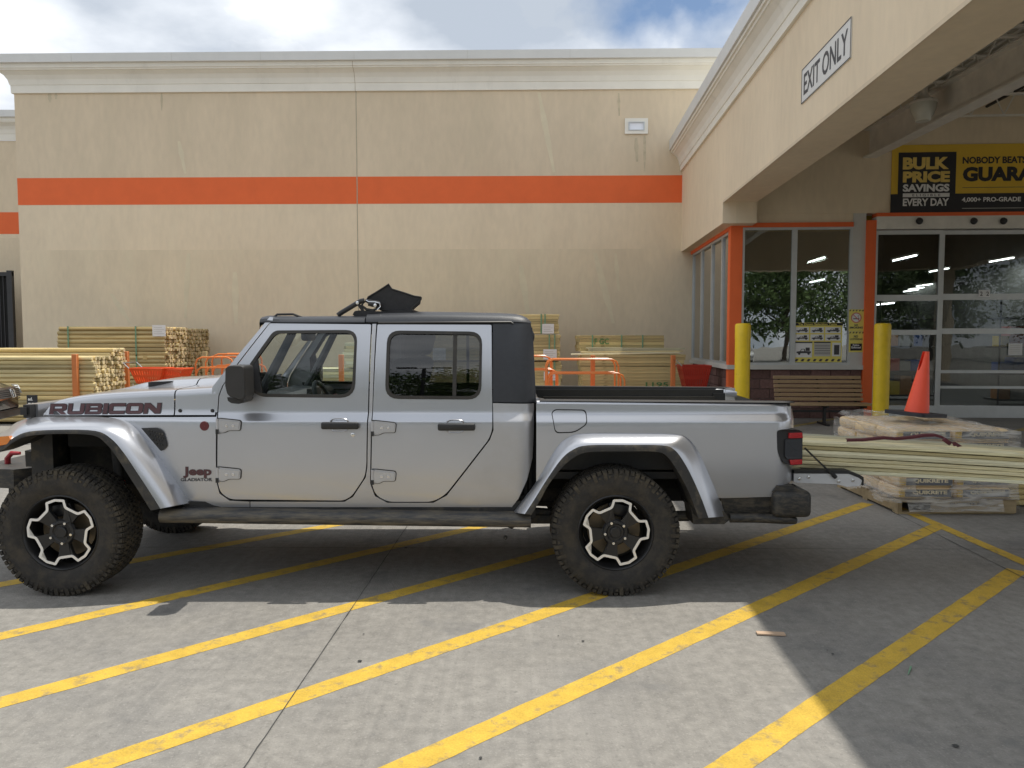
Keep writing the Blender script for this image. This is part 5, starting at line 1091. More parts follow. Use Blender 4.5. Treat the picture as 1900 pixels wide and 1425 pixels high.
# -- pallet of bagged cement
PX0, PX1, PY0, PY1 = 3.56, 4.64, 7.02, 8.34
pal = thing('wooden_pallet', 'wooden shipping pallet under the wrapped cement bags behind the tailgate', 'pallet', ((PX0+PX1)/2, (PY0+PY1)/2, 0))
for i in range(7): y = PY0+i*(PY1-PY0-.1)/6; MB().box(PX0, PX1, y, y+.1, .11, .13).build('deck_board', Q_['pal'], pal)
for x in (PX0, (PX0+PX1)/2-.02, PX1-.04): MB().box(x, x+.04, PY0+.002, PY1-.002, .02, .108).build('stringer', Q_['pal'], pal)
for y in (PY0, (PY0+PY1)/2-.05, PY1-.1): MB().box(PX0, PX1, y, y+.1, .0, .018).build('bottom_board', Q_['pal'], pal)
v = MB(); v.box(PX0+.30, PX1, PY0-.022, PY0-.002, .015, .125); v.build('face_board', Q_['pal'], pal)
v = MB(); lettering(v, 'QUIKRETE 80LB', lambda a, b: Vector((4.02+.36*a, PY0-.024, .085+.025*b)), .03); v.build('lettering', M['ink'], pal)
def bagmesh(sx, sy, sz):
    n, m = 18, 12; rows = []
    for i in range(m+1):
        ph = -math.pi/2+math.pi*i/m; row = []
        for k in range(n*2):
            th = math.pi*k/n; c = math.cos(ph); se = lambda v, e_: math.copysign(abs(v)**e_, v)
            row.append(Vector((sx/2*se(c, .22)*se(math.cos(th), .18), sy/2*se(c, .22)*se(math.sin(th), .18), sz/2*se(math.sin(ph), .5))))
        rows.append(row)
    mb = MB(); mb.grid(rows, True, True); return mb
BX, BY, BZ = .535, .43, .108
proto = thing('cement_bag', None, None)
bagmesh(BX-.008, BY-.008, BZ+.012).build('paper_sack', Q_['bag'], proto, 80)
bands = []
MBb = MB(); MBb.box(-.19, .23, -BY/2-.005, -BY/2+.03, -.03, .036); MBb.build('dark_band', Q_['band'], proto)
v = MB(); v.box(-.245, -.20, -BY/2-.004, -BY/2+.03, -.03, .033); v.build('yellow_mark', Q_['bagyel'], proto)
v = MB(); lettering(v, 'QUIKRETE', lambda a, b: Vector((-.13+.32*a, -BY/2-.0065, -.012+.042*b)), .05); v.build('lettering', Q_['bagtxt'], proto)
random.seed(4)
first = True
rows_lab = ['bottom', 'second', 'third', 'fourth', 'fifth', 'top']
for lz in range(6):
    for iy in range(3):
        for ix in range(2):
            x = PX0+.005+BX*(ix+.5); y = PY0+.02+BY*(iy+.5); z = .13+BZ*(lz+.5)+.006
            b = proto if first else dup(proto); first = False
            lean = .012*lz
            b.location = (x+random.uniform(-.014, .014)-.01*lz, y+random.uniform(-.015, .015)-.004*lz, z); b.rotation_euler = (0, 0, random.uniform(-.03, .03)+(math.pi if (ix and lz % 2 and iy) else 0))
            where = ('left' if ix == 0 else 'right')
            lab = f'tan paper cement bag in the front row of the pallet, {rows_lab[lz]} layer, {where} column' if iy == 0 else 'tan paper cement bag stacked deep on the wrapped pallet behind the front bags'
            tag(b, lab, 'cement bag', 'cement bags on the pallet')
# stretch film: wrapped round front and left, torn open at the front
ftop = .13+6*BZ
def film(fn, name, na, nb, hole, seed, m=None):
    mb = MB(); rows = []
    for j in range(nb+1):
        row = []
        for i in range(na+1):
            p, nrm_ = fn(i/na, j/nb); d = .010+.014*noise.noise(Vector((p.x*5, p.y*5, p.z*12+seed)))+.008*noise.noise(Vector((p.x*11, p.y*11, p.z*30+seed))); row.append(p+nrm_*max(.004, d+.006))
        rows.append(row)
    k = na+1; vs = [p for r in rows for p in r]
    fs = [(j*k+i, j*k+i+1, (j+1)*k+i+1, (j+1)*k+i) for j in range(nb) for i in range(na) if not hole((i+.5)/na, (j+.5)/nb)]
    mb.add(vs, fs, True); return mb
def fr_front(a, b):
    # from the far left corner, along the left side, round the corner and along the front
    Ls = PY1-PY0; Lf = PX1-PX0; s = a*(Ls+Lf); z = .045+(ftop-.045)*b; lean = .03*b; fl = .10*max(0, 1-b*3.2)**1.5
    c = .05; x_, y_ = 0, 0
    if s < Ls: return Vector((PX0-.02-lean*.7-fl, PY1-s, z)), Vector((-1, 0, 0)) if s < Ls-c else Vector((-.7, -.7, 0))
    return Vector((PX0-lean*.7*(1-(s-Ls)/Lf)+(s-Ls), PY0-.025-lean*.3-fl*.6, z)), Vector((0, -1, 0)) if s > Ls+c else Vector((-.7, -.7, 0))
def tear(a, b):
    n_ = .12*noise.noise(Vector((a*14, b*6, 0))); f_ = (a-.55)/.45
    if b < .10+.05*math.sin(a*23)+n_*.3 and a < .57: return True
    if f_ < 0: return False
    return ((f_-.28)/(.16+n_*.35))**2+((b-.36)/(.20+n_*.6))**2 < 1 or (f_ > .86 and b < .14)
wrap = thing('stretch_wrap', 'clear torn stretch film wrapped around the cement bag pallet', 'plastic film', (PX0, PY0, .1))
film(fr_front, 'side_film', 110, 42, tear, 1).build('side_film', Q_['film'], wrap, 80)
def fr_top(a, b):
    x = PX0-.035+(PX1-PX0+.03)*a; y = PY0-.04+(PY1-PY0)*b
    z = ftop+.012+.03*b*(1 if a < .5 else .6)-.03*(a-.5)+.018*noise.noise(Vector((x*4, y*4, 2)))+.014*noise.noise(Vector((x*11, y*9, 2))); e_ = min(a, 1-a, b)*14
    if e_ < 1: z -= .045*(1-e_)**2
    return Vector((x, y, z)), Vector((0, 0, 1))
film(fr_top, 'top_film', 46, 50, lambda a, b: False, 9).build('top_film', Q_['film'], wrap, 80)
film(lambda a, b: (Vector((PX1+.03-.05*b, PY0+(PY1-PY0)*a, .05+(ftop-.05)*b)), Vector((1, 0, 0))), 'side_film', 50, 20, lambda a, b: False, 4).build('side_film', Q_['film'], wrap, 80)
# -- traffic cone on the bags
cb_ = onY(1698, 783, 7.62); cz_ = ftop+.078
cn = thing('traffic_cone', 'orange traffic cone with torn top standing on the cement bags', 'traffic cone', (cb_.x, cb_.y, cz_))
Rc = Matrix.Rotation(rad(4), 3, 'Y') @ Matrix.Rotation(rad(30), 3, 'Z')
v = MB(); v.prism(rnd([(-.21, -.21, .04), (.21, -.21, .04), (.21, .21, .04), (-.21, .21, .04)]), lambda a, b, d: Vector((cb_.x, cb_.y, cz_))+Rc @ Vector((a, b, d)), 0, .035); v.build('base', Q_['conebase'], cn)
v = MB(); rows = []
ctop = onY(1708, 652, 7.62).z-cz_
for i in range(22):
    t = i/21; row = []
    for k in range(32):
        a = 2*math.pi*k/32; tt = t
        if t > .62 and math.cos(a-rad(163)) > .78: tt = .62+(t-.62)*(.15+.85*max(0, (1-math.cos(a-rad(163)))/.22))
        r = .112*(1-tt)+.028*tt; z = .035+(ctop-.035)*tt; row.append(Vector((cb_.x, cb_.y, cz_))+Rc @ Vector((r*math.cos(a)-0.0, r*math.sin(a), z))+Vector((.035*tt+.01, 0, 0)))
    rows.append(row)
v.grid(rows, True, True); rin = [[p+(Vector((cb_.x, cb_.y, p.z))-p)*.06 for p in r] for r in rows]; v.grid(rin[::-1], True, True)
v.grid([rows[-1], rin[-1]], False, True); v.build('cone_body', Q_['cone'], cn, 50)
# -- deck boards in the truck bed
random.seed(9)
zb0 = onY(1500, 868, Y0+.40).z; xt = 1.75
def board(x0, x1, y, z, wd=.138, th=.0235, lab='', m='deckbd', drop=1.0, grp='deck boards in the truck bed', name='deck_board'):
    n_ = 10; rows = []; rj = random.uniform(-.0015, .0015)*drop
    for i in range(n_+1):
        x = x0+(x1-x0)*i/n_; s = max(0, x-1.5); zz = z-drop*(.040*s+.007*s*s)+s*rj; yy = y-.012*s
        rows.append([Vector((x, yy+a, zz+b)) for a, b in ((.003, 0), (0, .003), (0, th-.003), (.003, th), (wd-.003, th), (wd, th-.003), (wd, .003), (wd-.003, 0))])
    mb = MB(); mb.grid(rows, True, True); mb.add(rows[0], [tuple(range(8))]); mb.add(rows[-1], [tuple(range(8))[::-1]])
    o = mb.build(name, Q_[m], None, 30, ((x0+x1)/2, y, z)); tag(o, lab, 'board', grp); return o
for c in range(5):
    ncol = 5 if c == 0 else 7
    for k in range(ncol):
        top = (k == ncol-1)
        x1 = 3.95+random.uniform(-.06, .10); lab = 'pale green deck board lying inside the pile in the truck bed'
        if c == 0: lab = ['lowest deck board on the near edge of the pile over the tailgate', 'second deck board up on the near edge of the pile over the tailgate', 'middle deck board on the near edge of the pile over the tailgate', 'fourth deck board up on the near edge of the pile over the tailgate', 'upper near deck board of the pile with wavy grain, over the tailgate'][k]
        if c == 1 and top: lab, x1 = 'topmost near deck board carrying the maroon strap', 3.50
        if c == 1 and k == 5: lab = 'deck board just under the topmost near board with the strap'; x1 = 3.72
        board(.28+random.uniform(0, .06), x1, Y0+.36+c*.142+random.uniform(-.012, .008), zb0+k*.0266, lab=lab)
# strap
v = MB(); rows = []
pts = [(1570, 818.5), (1600, 818), (1625, 815.5), (1640, 814), (1662, 816), (1690, 813.5), (1715, 809.5), (1735, 809), (1748, 812.5), (1755, 818)]
for i, (px, py) in enumerate(pts):
    c = onY(px, py, Y0+.505); rows.append([c+Vector((0, -.006, -.004)), c+Vector((0, -.008, .012)), c+Vector((0, .02, .016))])
v.grid(rows); kn = onY(1757, 819, Y0+.48); v.rbox(-.03, .03, -.012, .012, -.014, .014, .006, 2, Matrix.Rotation(rad(35), 3, 'Y'), kn)
v.grid([[kn+Vector((.01+.05*t, -.02, -.005-.035*t+.008*math.sin(t*9))), kn+Vector((.045+.05*t, -.02, -.0-.03*t))] for t in np.linspace(0, 1, 7)])
so_ = v.build('ratchet_strap', Q_['strap'], None, 40, tuple(onY(1660, 816, Y0+.5))); tag(so_, 'dark maroon strap lying along the topmost deck board', 'strap')
# boards lying on the ground at the far right behind the pallet
for i in range(5): board(4.75+.02*i, 7.4, 7.35+.06*i, .02+.042*i, .19, .038, ['lowest plank of the brown stack at the right edge', 'second plank of the brown stack at the right edge', 'third plank of the brown stack at the right edge', 'fourth plank of the brown stack at the right edge', 'top plank of the brown stack at the right edge'][i], 'lumber', 0, 'brown planks beside the pallet', 'plank')
# -- landscape timbers, left
XE = -7.92
def timber_mesh(L_, r=.041):
    mb = MB(); n_ = 10; ring = [(r*math.copysign(abs(math.cos(t))**.8, math.cos(t)), r*math.copysign(abs(math.sin(t))**.8, math.sin(t))) for t in np.linspace(0, 2*math.pi, n_+1)[:-1]]
    mb.grid([[Vector((-L_, a, b)) for a, b in ring], [Vector((-.006, a, b)) for a, b in ring], [Vector((0, a*.86, b*.86)) for a, b in ring]], True, True); return mb, [Vector((.0005, a*.87, b*.87)) for a, b in ring]
mb, er = timber_mesh(2.44); tproto = mb.build('landscape_timber', Q_['wood'], None, 40); e_ = MB(); e_.add(er, [tuple(range(10))]); tend = e_.build('cut_end', Q_['woodend'], tproto)
mb, er = timber_mesh(2.44); bproto = mb.build('timber', Q_['bundle'], None, 40); e_ = MB(); e_.add(er, [tuple(range(10))]); bend_ = e_.build('cut_end', Q_['bundend'], bproto)
used = False
random.seed(21)
def put_timber(x, y, z, lab, grp):
    global used
    o = tproto if not used else tproto.copy()
    if used:
        COL.objects.link(o); c = tend.copy(); COL.objects.link(c); c.parent = o
    used = True; o.location = (x, y, z); o.rotation_euler = (random.uniform(0, 6.28), 0, random.uniform(-.004, .004)); tag(o, lab, 'timber', grp)
sp = .083
topA = onY(170, 661, 14.55).z-.04; nA = int(topA/sp)
for k in range(nA+1):
    for c in range(7):
        z = topA-k*sp
        if z > .04 and (c == 0 or k < 1 or True): put_timber(XE+random.uniform(-.03, .05), 14.55+c*sp, z, 'pale treated landscape timber in the front loose pile at the left', 'timbers in the front pile')
topB = onY(220, 647, 15.3).z-.03; nB = int(topB/sp)
for k in range(nB+1):
    for c in range(7):
        z = topB-k*sp
        if z > .04: put_timber(XE-.02+random.uniform(-.04, .06), 15.25+c*sp, z, 'pale treated landscape timber in the second pile behind the front pile', 'timbers in the second pile')
def timber_bundle(y0, ncol, z0, nrow, lab, tagpx=None, straps=True, first_=False):
    t = thing('timber_bundle', lab, 'timber bundle', (XE-1.2, y0+ncol*.05, z0), 'strapped timber bundles by the wall'); base = t.location
    for r in range(nrow):
        for c in range(ncol):
            o = bproto if (first_ and r == 0 and c == 0) else bproto.copy()
            if not (first_ and r == 0 and c == 0):
                COL.objects.link(o); ce = bend_.copy(); COL.objects.link(ce); ce.parent = o
            o.parent = t; o.location = Vector((XE+.02+random.uniform(-.04, .04), y0+.05+c*.1, z0+.05+r*.094))-base; o.rotation_euler = (random.uniform(0, 6), 0, 0); o.scale = (1, 1.14, 1.12)
    H = nrow*.094+.012; Wd = ncol*.1
    if straps:
        for x in (XE-2.2, XE-.66):
            v = MB(); e_ = .012
            v.box(x, x+.03, y0-e_, y0-e_+.004, z0, z0+H); v.box(x, x+.03, y0-e_, y0+Wd+e_, z0+H, z0+H+.004); v.box(x, x+.03, y0+Wd+e_-.004, y0+Wd+e_, z0, z0+H); v.build('strap', Q_['strapg'], t)
    if tagpx:
        a = onY(tagpx[0], tagpx[3], y0-.02); b = onY(tagpx[2], tagpx[1], y0-.02); v = MB(); v.box(a.x, b.x, y0-.022, y0-.018, a.z, b.z); o = v.build('label_sheet', M['paper'], t)
        v = MB()
        for i in range(4): z = a.z+(b.z-a.z)*(.2+.18*i); v.box(a.x+.03, b.x-.03-.05*(i % 2), y0-.0245, y0-.0225, z, z+.012)
        v.build('printed_line', M['greyflat'], o)
    return t
yD = 17.55; topD = onY(200, 605, yD).z
zD = topD-7*.094-.02
timber_bundle(yD, 13, zD, 7, 'strapped timber bundle with white label on top of the stack by the wall', (283, 603, 307, 624), first_=True)
timber_bundle(yD+1.35, 12, zD-.02, 7, 'weathered brown timber bundle behind the labelled top bundle', None, False)
timber_bundle(yD, 13, .12, 12, 'strapped timber bundle underneath the labelled top bundle')
timber_bundle(yD+1.35, 12, .1, 12, 'grey brown timber bundle lowest against the wall', None, False)
v = MB()
for x in (XE-2.0, XE-.5):
    for y in (yD, yD+1.35): v = MB(); v.box(x, x+.09, y, y+1.25, zD-.085, zD-.002); o = v.build('spacer_block', Q_['bundle'], None, 40, (x, y, zD-.05)); tag(o, 'wooden spacer block between the stacked timber bundles', 'spacer', 'spacer blocks between bundles')
# orange rack posts
for px, py, Y, lab, mm_ in ((139, 657, 14.45, 'orange upright post in front of the left timber pile', 'orange'), (234, 652, 16.2, 'orange upright post behind the timber ends and red cart', 'orange'), (380, 652, 17.3, 'plain wooden stake beside the orange tube carts at left', 'wood'), (633, 658, 15.5, 'orange upright post seen through the front door window', 'orange'), (1100, 659, 16.6, 'orange upright post left in front of the stacked boards', 'orange'), (1249, 659, 16.6, 'orange upright post right in front of the stacked boards', 'orange')):
    p = onY(px, py, Y); t = thing('rack_post', lab, 'post', (p.x, Y, 0), 'lumber rack posts'); v = MB(); w_ = .048
    v.rbox(p.x-w_, p.x+w_, Y-.04, Y+.04, .03, p.z, .006, 1); v.build('post', Q_[mm_], t); v = MB(); v.box(p.x-.12, p.x+.12, Y-.4, Y+.4, 0, .03); v.build('foot', Q_[mm_], t)
# -- right hand lumber bundles
def lumber_bundle(x0, x1, y0, ncol, z0, z1, lab, nlay, tags=(), straps=(), ink=None, bw=.14, wob=.02, m='lumber', sm='strapg'):
    t = thing('lumber_bundle', lab, 'lumber bundle', ((x0+x1)/2, y0, z0), 'lumber bundles by the wall'); base = t.location; h = (z1-z0)/nlay
    mb = MB(); mb.rbox(0, x1-x0, 0, bw-.004, 0, h-.003, .003, 1); pr = mb.build('board', Q_[m], None); first = True
    for k in range(nlay):
        for c in range(ncol):
            o = pr if first else pr.copy()
            if not first: COL.objects.link(o)
            first = False; o.parent = t; o.location = Vector((x0+random.uniform(-wob, wob), y0+c*bw+random.uniform(-.004, .004), z0+k*h))-base
    for px in straps:
        x = onY(px, 640, y0).x; v = MB(); Wd = ncol*bw; v.box(x, x+.03, y0-.016, y0-.012, z0, z1+.008); v.box(x, x+.03, y0-.012, y0+Wd, z1+.004, z1+.008); v.build('strap', Q_[sm], t)
    for (a0, b0, a1, b1) in tags:
        a = onY(a0, b1, y0-.022); b = onY(a1, b0, y0-.022); v = MB(); v.box(a.x, b.x, y0-.026, y0-.022, a.z, b.z); o = v.build('label_sheet', M['paper'], t); v = MB()
        for i in range(4): z = a.z+(b.z-a.z)*(.2+.18*i); v.box(a.x+.03, b.x-.03-.05*(i % 2), y0-.0285, y0-.0265, z, z+.014)
        v.build('printed_line', M['greyflat'], o)
    if ink:
        s_, a0, b0, a1, b1 = ink; a = onY(a0, b1, y0-.018); b = onY(a1, b0, y0-.018); v = MB(); lettering(v, s_, lambda p, q: Vector((a.x+(b.x-a.x)*p, y0-.018, a.z+(b.z-a.z)*q)), .02); v.build('lettering', Q_['green'], t)
    return t
def Z(py, Y): return onY(950, py, Y).z
def Xp(px, Y): return onY(px, 640, Y).x
Ya = 18.3
lumber_bundle(Xp(780, Ya), Xp(1036, Ya), Ya, 7, Z(619, Ya), Z(583, Ya), 'uppermost lumber bundle with white label behind the truck cab', 8, [(1006, 601, 1028, 619), (801, 628, 826, 668)][:1], (1003, 1010))
lumber_bundle(Xp(775, Ya-.05), Xp(1039, Ya), Ya-.05, 7, Z(668, Ya), Z(621, Ya), 'middle lumber bundle of the stack behind the truck cab', 8, [(1008, 648, 1033, 667), (803, 646, 827, 668)], (1018, 1028), None)
lumber_bundle(Xp(780, Ya), Xp(1042, Ya), Ya, 7, .1, Z(671, Ya), 'lowest lumber bundle of the stack behind the truck cab', 12, [(1009, 690, 1034, 706), (806, 682, 823, 690)], (1018, 1028))
lumber_bundle(Xp(560, 17.6), Xp(772, 17.6), 17.6, 7, .1, Z(684, 17.6), 'pale lumber bundle seen low through the front door window', 12, (), (700,), None, .14, .06, 'deckbd')
lumber_bundle(Xp(640, 17.6), Xp(772, 17.6), 17.6, 7, Z(682, 17.6), Z(636, 17.6), 'pale lumber bundle seen high through the front door window', 8, (), (740,), None, .14, .06, 'deckbd')
Yb = 17.9
lumber_bundle(Xp(1074, Yb), Xp(1231, Yb), Yb, 7, Z(652, Yb), Z(622, Yb), 'short lumber bundle with dark F GC ink on the right stack', 5, (), (1098, 1152, 1191), ('F GC', 1103, 628, 1130, 639))
lumber_bundle(Xp(1078, Yb-.3), Xp(1266, Yb), Yb-.3, 7, Z(678, Yb), Z(657, Yb), 'thin lumber bundle under the loose boards of the right stack', 4, (), ())
lumber_bundle(Xp(1080, Yb-.3), Xp(1268, Yb), Yb-.3, 7, .1, Z(679, Yb), 'lowest lumber bundle with green 1195 ink on the right stack', 11, (), (), ('1195', 1198, 709, 1240, 718))
for i, (a, b, py, lab) in enumerate(((1060, 1262, 656, 'lowest loose board across the right lumber stack'), (1078, 1268, 652.5, 'second loose board across the right lumber stack'), (1092, 1262, 649.5, 'third loose board across the right lumber stack'), (1088, 1271, 646.5, 'topmost loose board across the right lumber stack'))):
    Y = Yb-.28+.03*i; z = Z(py, Y); v = MB(); Rr = Matrix.Rotation(rad(-1.0+.8*i*.5), 3, 'Y'); L2 = (Xp(b, Y)-Xp(a, Y))/2; v.rbox(-L2, L2, 0, .14, -.016, .016, .004, 1, Rr, ((Xp(a, Y)+Xp(b, Y))/2, Y, z)); o = v.build('loose_board', Q_['deckbd'], None, 40, ((Xp(a, Y)+Xp(b, Y))/2, Y, z)); tag(o, lab, 'board', 'loose boards on the right stack')
# -- carts
def tube_cart(px0, px1, pyt, Y, lab, rails, depth=.55):
    x0, x1 = Xp(px0, Y), Xp(px1, Y); zt_ = Z(pyt, Y); t = thing('lumber_cart', lab, 'cart', ((x0+x1)/2, Y, 0), 'orange lumber carts')
    v = MB(); v.box(x0-.1, x1+.1, Y-.1, Y+depth+.1, .26, .31); v.build('deck', Q_['cart'], t)
    for y, dz in ((Y, 0), (Y+depth, 0)):
        v = MB(); r = .14; v.tube([(x0, y, .3), (x0, y, zt_-r), (x0+r*.3, y, zt_-r*.3), (x0+r, y, zt_), (x1-r, y, zt_), (x1-r*.3, y, zt_-r*.3), (x1, y, zt_-r), (x1, y, .3)], .019, 8)
        z2 = zt_-rails
        v.tube([(x0+.03, y-.05, .3), (x0+.03, y-.05, z2-r), (x0+r*.3+.03, y-.05, z2-r*.3), (x0+r, y-.05, z2), (x1+.12-r, y-.05, z2), (x1+.12-r*.3, y-.05, z2-r*.3), (x1+.12, y-.05, z2-r), (x1+.12, y-.05, .3)], .019, 8); v.build('side_rail', Q_['cart'], t)
    for x in (x0, x1):
        for y in (Y, Y+depth): MB().lathe([(.03, -.02), (.08, -.02), (.08, .02), (.03, .02)], 14, 'Y', (x, y, .09)).build('castor', M['black'], t); v = MB(); v.box(x-.02, x+.02, y-.03, y+.03, .12, .26); v.build('castor_fork', M['steel'], t)
tube_cart(362, 432, 663, 16.6, 'orange tube lumber cart right of the red basket cart at left', .22)
tube_cart(393, 470, 657, 17.0, 'orange tube lumber cart furthest behind at the truck windshield', .25)
tube_cart(1015, 1148, 667, 15.6, 'orange tube lumber cart in front of the right lumber stack', .28)
tube_cart(960, 1024, 661, 16.2, 'orange tube lumber cart half hidden by the truck cab', .28)
def basket_cart(px0, px1, pyt, pyb, Y, lab, m, nested=False, rail=True):
    x0, x1 = Xp(px0, Y), Xp(px1, Y); zt_, zb_ = Z(pyt, Y), Z(pyb, Y); t = thing('shopping_cart', lab, 'shopping cart', ((x0+x1)/2, Y, 0), 'red shopping carts'); D = .55
    def ring(z, k): return [Vector((x0+.12*k, Y+.06*k, z)), Vector((x1-.10*k, Y+.06*k, z)), Vector((x1-.10*k, Y+D-.06*k, z)), Vector((x0+.12*k, Y+D-.06*k, z))]
    def side(a0, a1, b0, b1, nc):                                  # basket wall with slots
        v = MB(); P = lambda s, q: (a0+(a1-a0)*s)*(1-q)+(b0+(b1-b0)*s)*q
        n_ = (a1-a0).cross(b0-a0).normalized()*.006
        def slab(s0, s1, q0, q1): vs = [P(s, q)+k*n_ for k in (-1, 1) for s, q in ((s0, q0), (s1, q0), (s1, q1), (s0, q1))]; v.add(vs, [(0, 1, 2, 3), (4, 7, 6, 5), (0, 4, 5, 1), (1, 5, 6, 2), (2, 6, 7, 3), (3, 7, 4, 0)])
        slab(0, 1, 0, .14); slab(0, 1, .86, 1); slab(0, 1, .42, .58)
        for i in range(nc+1): s = i/nc; w_ = .35/nc; slab(max(0, s-w_), min(1, s+w_), .14, .42); slab(max(0, s-w_), min(1, s+w_), .58, .86)
        return v
    T_, B_ = ring(zt_, 0), ring(zb_, 1); v = MB()
    for i in range(4):
        w_ = side(T_[i], T_[(i+1) % 4], B_[i], B_[(i+1) % 4], 12 if i % 2 == 0 else 7); v.add(w_.v, w_.f)
    v.add(B_, [(0, 1, 2, 3)]); v.build('basket', Q_[m], t)
    v = MB(); v.tube(T_, .014, 6, closed=True); v.build('rim', Q_[m], t)
    if rail: v = MB(); z = zt_+.12; v.tube([T_[0]+Vector((0, 0, 0)), T_[0]+Vector((-.12, 0, .12)), T_[3]+Vector((-.12, 0, .12)), T_[3]], .014, 8); v.build('handle', Q_['chrome'], t)
    v = MB()
    for y in (Y+.05, Y+D-.05): v.tube([(x0+.05, y, zb_), (x0, y, .25), (x1-.05, y, .16), (x1-.1, y, .1)], .013, 6); v.tube([(x0, y, .25), (x0+.08, y, .1)], .013, 6)
    v.build('frame', Q_['chrome'], t)
    for x in (x0+.08, x1-.1):
        for y in (Y+.05, Y+D-.05): MB().lathe([(.02, -.015), (.06, -.015), (.06, .015), (.02, .015)], 12, 'Y', (x, y, .06)).build('castor', M['black'], t)
    return t
basket_cart(238, 300, 684, 712, 15.6, 'orange red shopping cart with chrome handle beside the timber ends', 'basket')
basket_cart(292, 337, 685, 712, 15.75, 'orange red shopping cart nested at the right of another cart', 'basket', rail=False)
basket_cart(1266, 1321, 679, 722, 16.3, 'dark red shopping cart below the corner windows', 'darkbasket')
# -- small sign beside the black car
p = onY(50, 733, 11.8); q = onY(71, 792, 11.8); t = thing('yard_sign', 'small black sign with white lettering beside the black car', 'sign', ((p.x+q.x)/2, 11.8, 0)); v = MB(); v.box(p.x, q.x, 11.79, 11.81, q.z, p.z); v.build('plate', M['bannerblk'], t)
v = MB(); lettering(v, 'ed.', lambda a, b: Vector((p.x+.02+.075*a, 11.787, p.z-.085+.05*b)), .03); v.build('lettering', M['signwhite'], t)
v = MB()
for i, x in enumerate((.0, .055, .11)): v.rbox(p.x+.02+x, p.x+.02+x+.04, 11.784, 11.79, p.z-.30, p.z-.12, .004, 1)
v.build('white_bars', M['signwhite'], t); v = MB(); v.tube([(p.x+.08, 11.8, 0), (p.x+.08, 11.8, q.z+.02)], .012, 6); v.build('stake', M['steel'], t)
# -- debris
c = gnd(1430, 1178); v = MB(); v.box(-.075, .075, -.02, .02, .004, .012, Matrix.Rotation(rad(-6), 3, 'Z'), (c.x, c.y, 0)); o = v.build('cardboard_scrap', Q_['card'], None, 40, (c.x, c.y, 0)); tag(o, 'flat tan scrap of cardboard on the concrete at the shadow edge', 'scrap')
a, b = gnd(1690, 1240), gnd(1685, 1253); v = MB(); v.tube([Vector((a.x, a.y, .008)), Vector((b.x, b.y, .005))], [.005, .002], 6); o = v.build('screw_bit', Q_['strapg'], None, 40, (a.x, a.y, 0)); tag(o, 'tiny green tipped screw lying on the shaded concrete', 'screw')
random.seed(31)
for i, (px, py, r, lab) in enumerate(((1773, 1386, .022, 'flat dark stone chip on the concrete at the lower right'), (668, 1228, .018, 'dark flat chip between two yellow stripes near the pavement joint'), (1082, 1191, .013, 'small dark pebble between the stripes below the rear wheel'), (1545, 1215, .012, 'small pebble in the canopy shadow'), (1535, 1208, .008, 'tiny pebble by the canopy shadow edge'), (892, 1408, .012, 'dark crumb near the bottom of the photo'), (753, 1018, .02, 'dark leaf on the shaded ground under the truck'), (675, 1178, .010, 'tiny dark crumb by the pavement joint'), (1036, 1181, .008, 'tiny dark crumb left of the pebble'))):
    r *= .62; c = gnd(px, py); v = MB(); v.lathe([(.001, .0), (r, .002), (r*.8, r*.35), (.001, r*.4)], 7, c=(c.x, c.y, .004)); v.v = [p_+Vector((.3*r*noise.noise(p_*60), .3*r*noise.noise(p_*60+Vector((9, 0, 0))), 0)) for p_ in v.v]; o = v.build('stone_chip', M['joint'], None, 40, (c.x, c.y, 0)); tag(o, lab, 'stone chip', 'crumbs on the concrete')
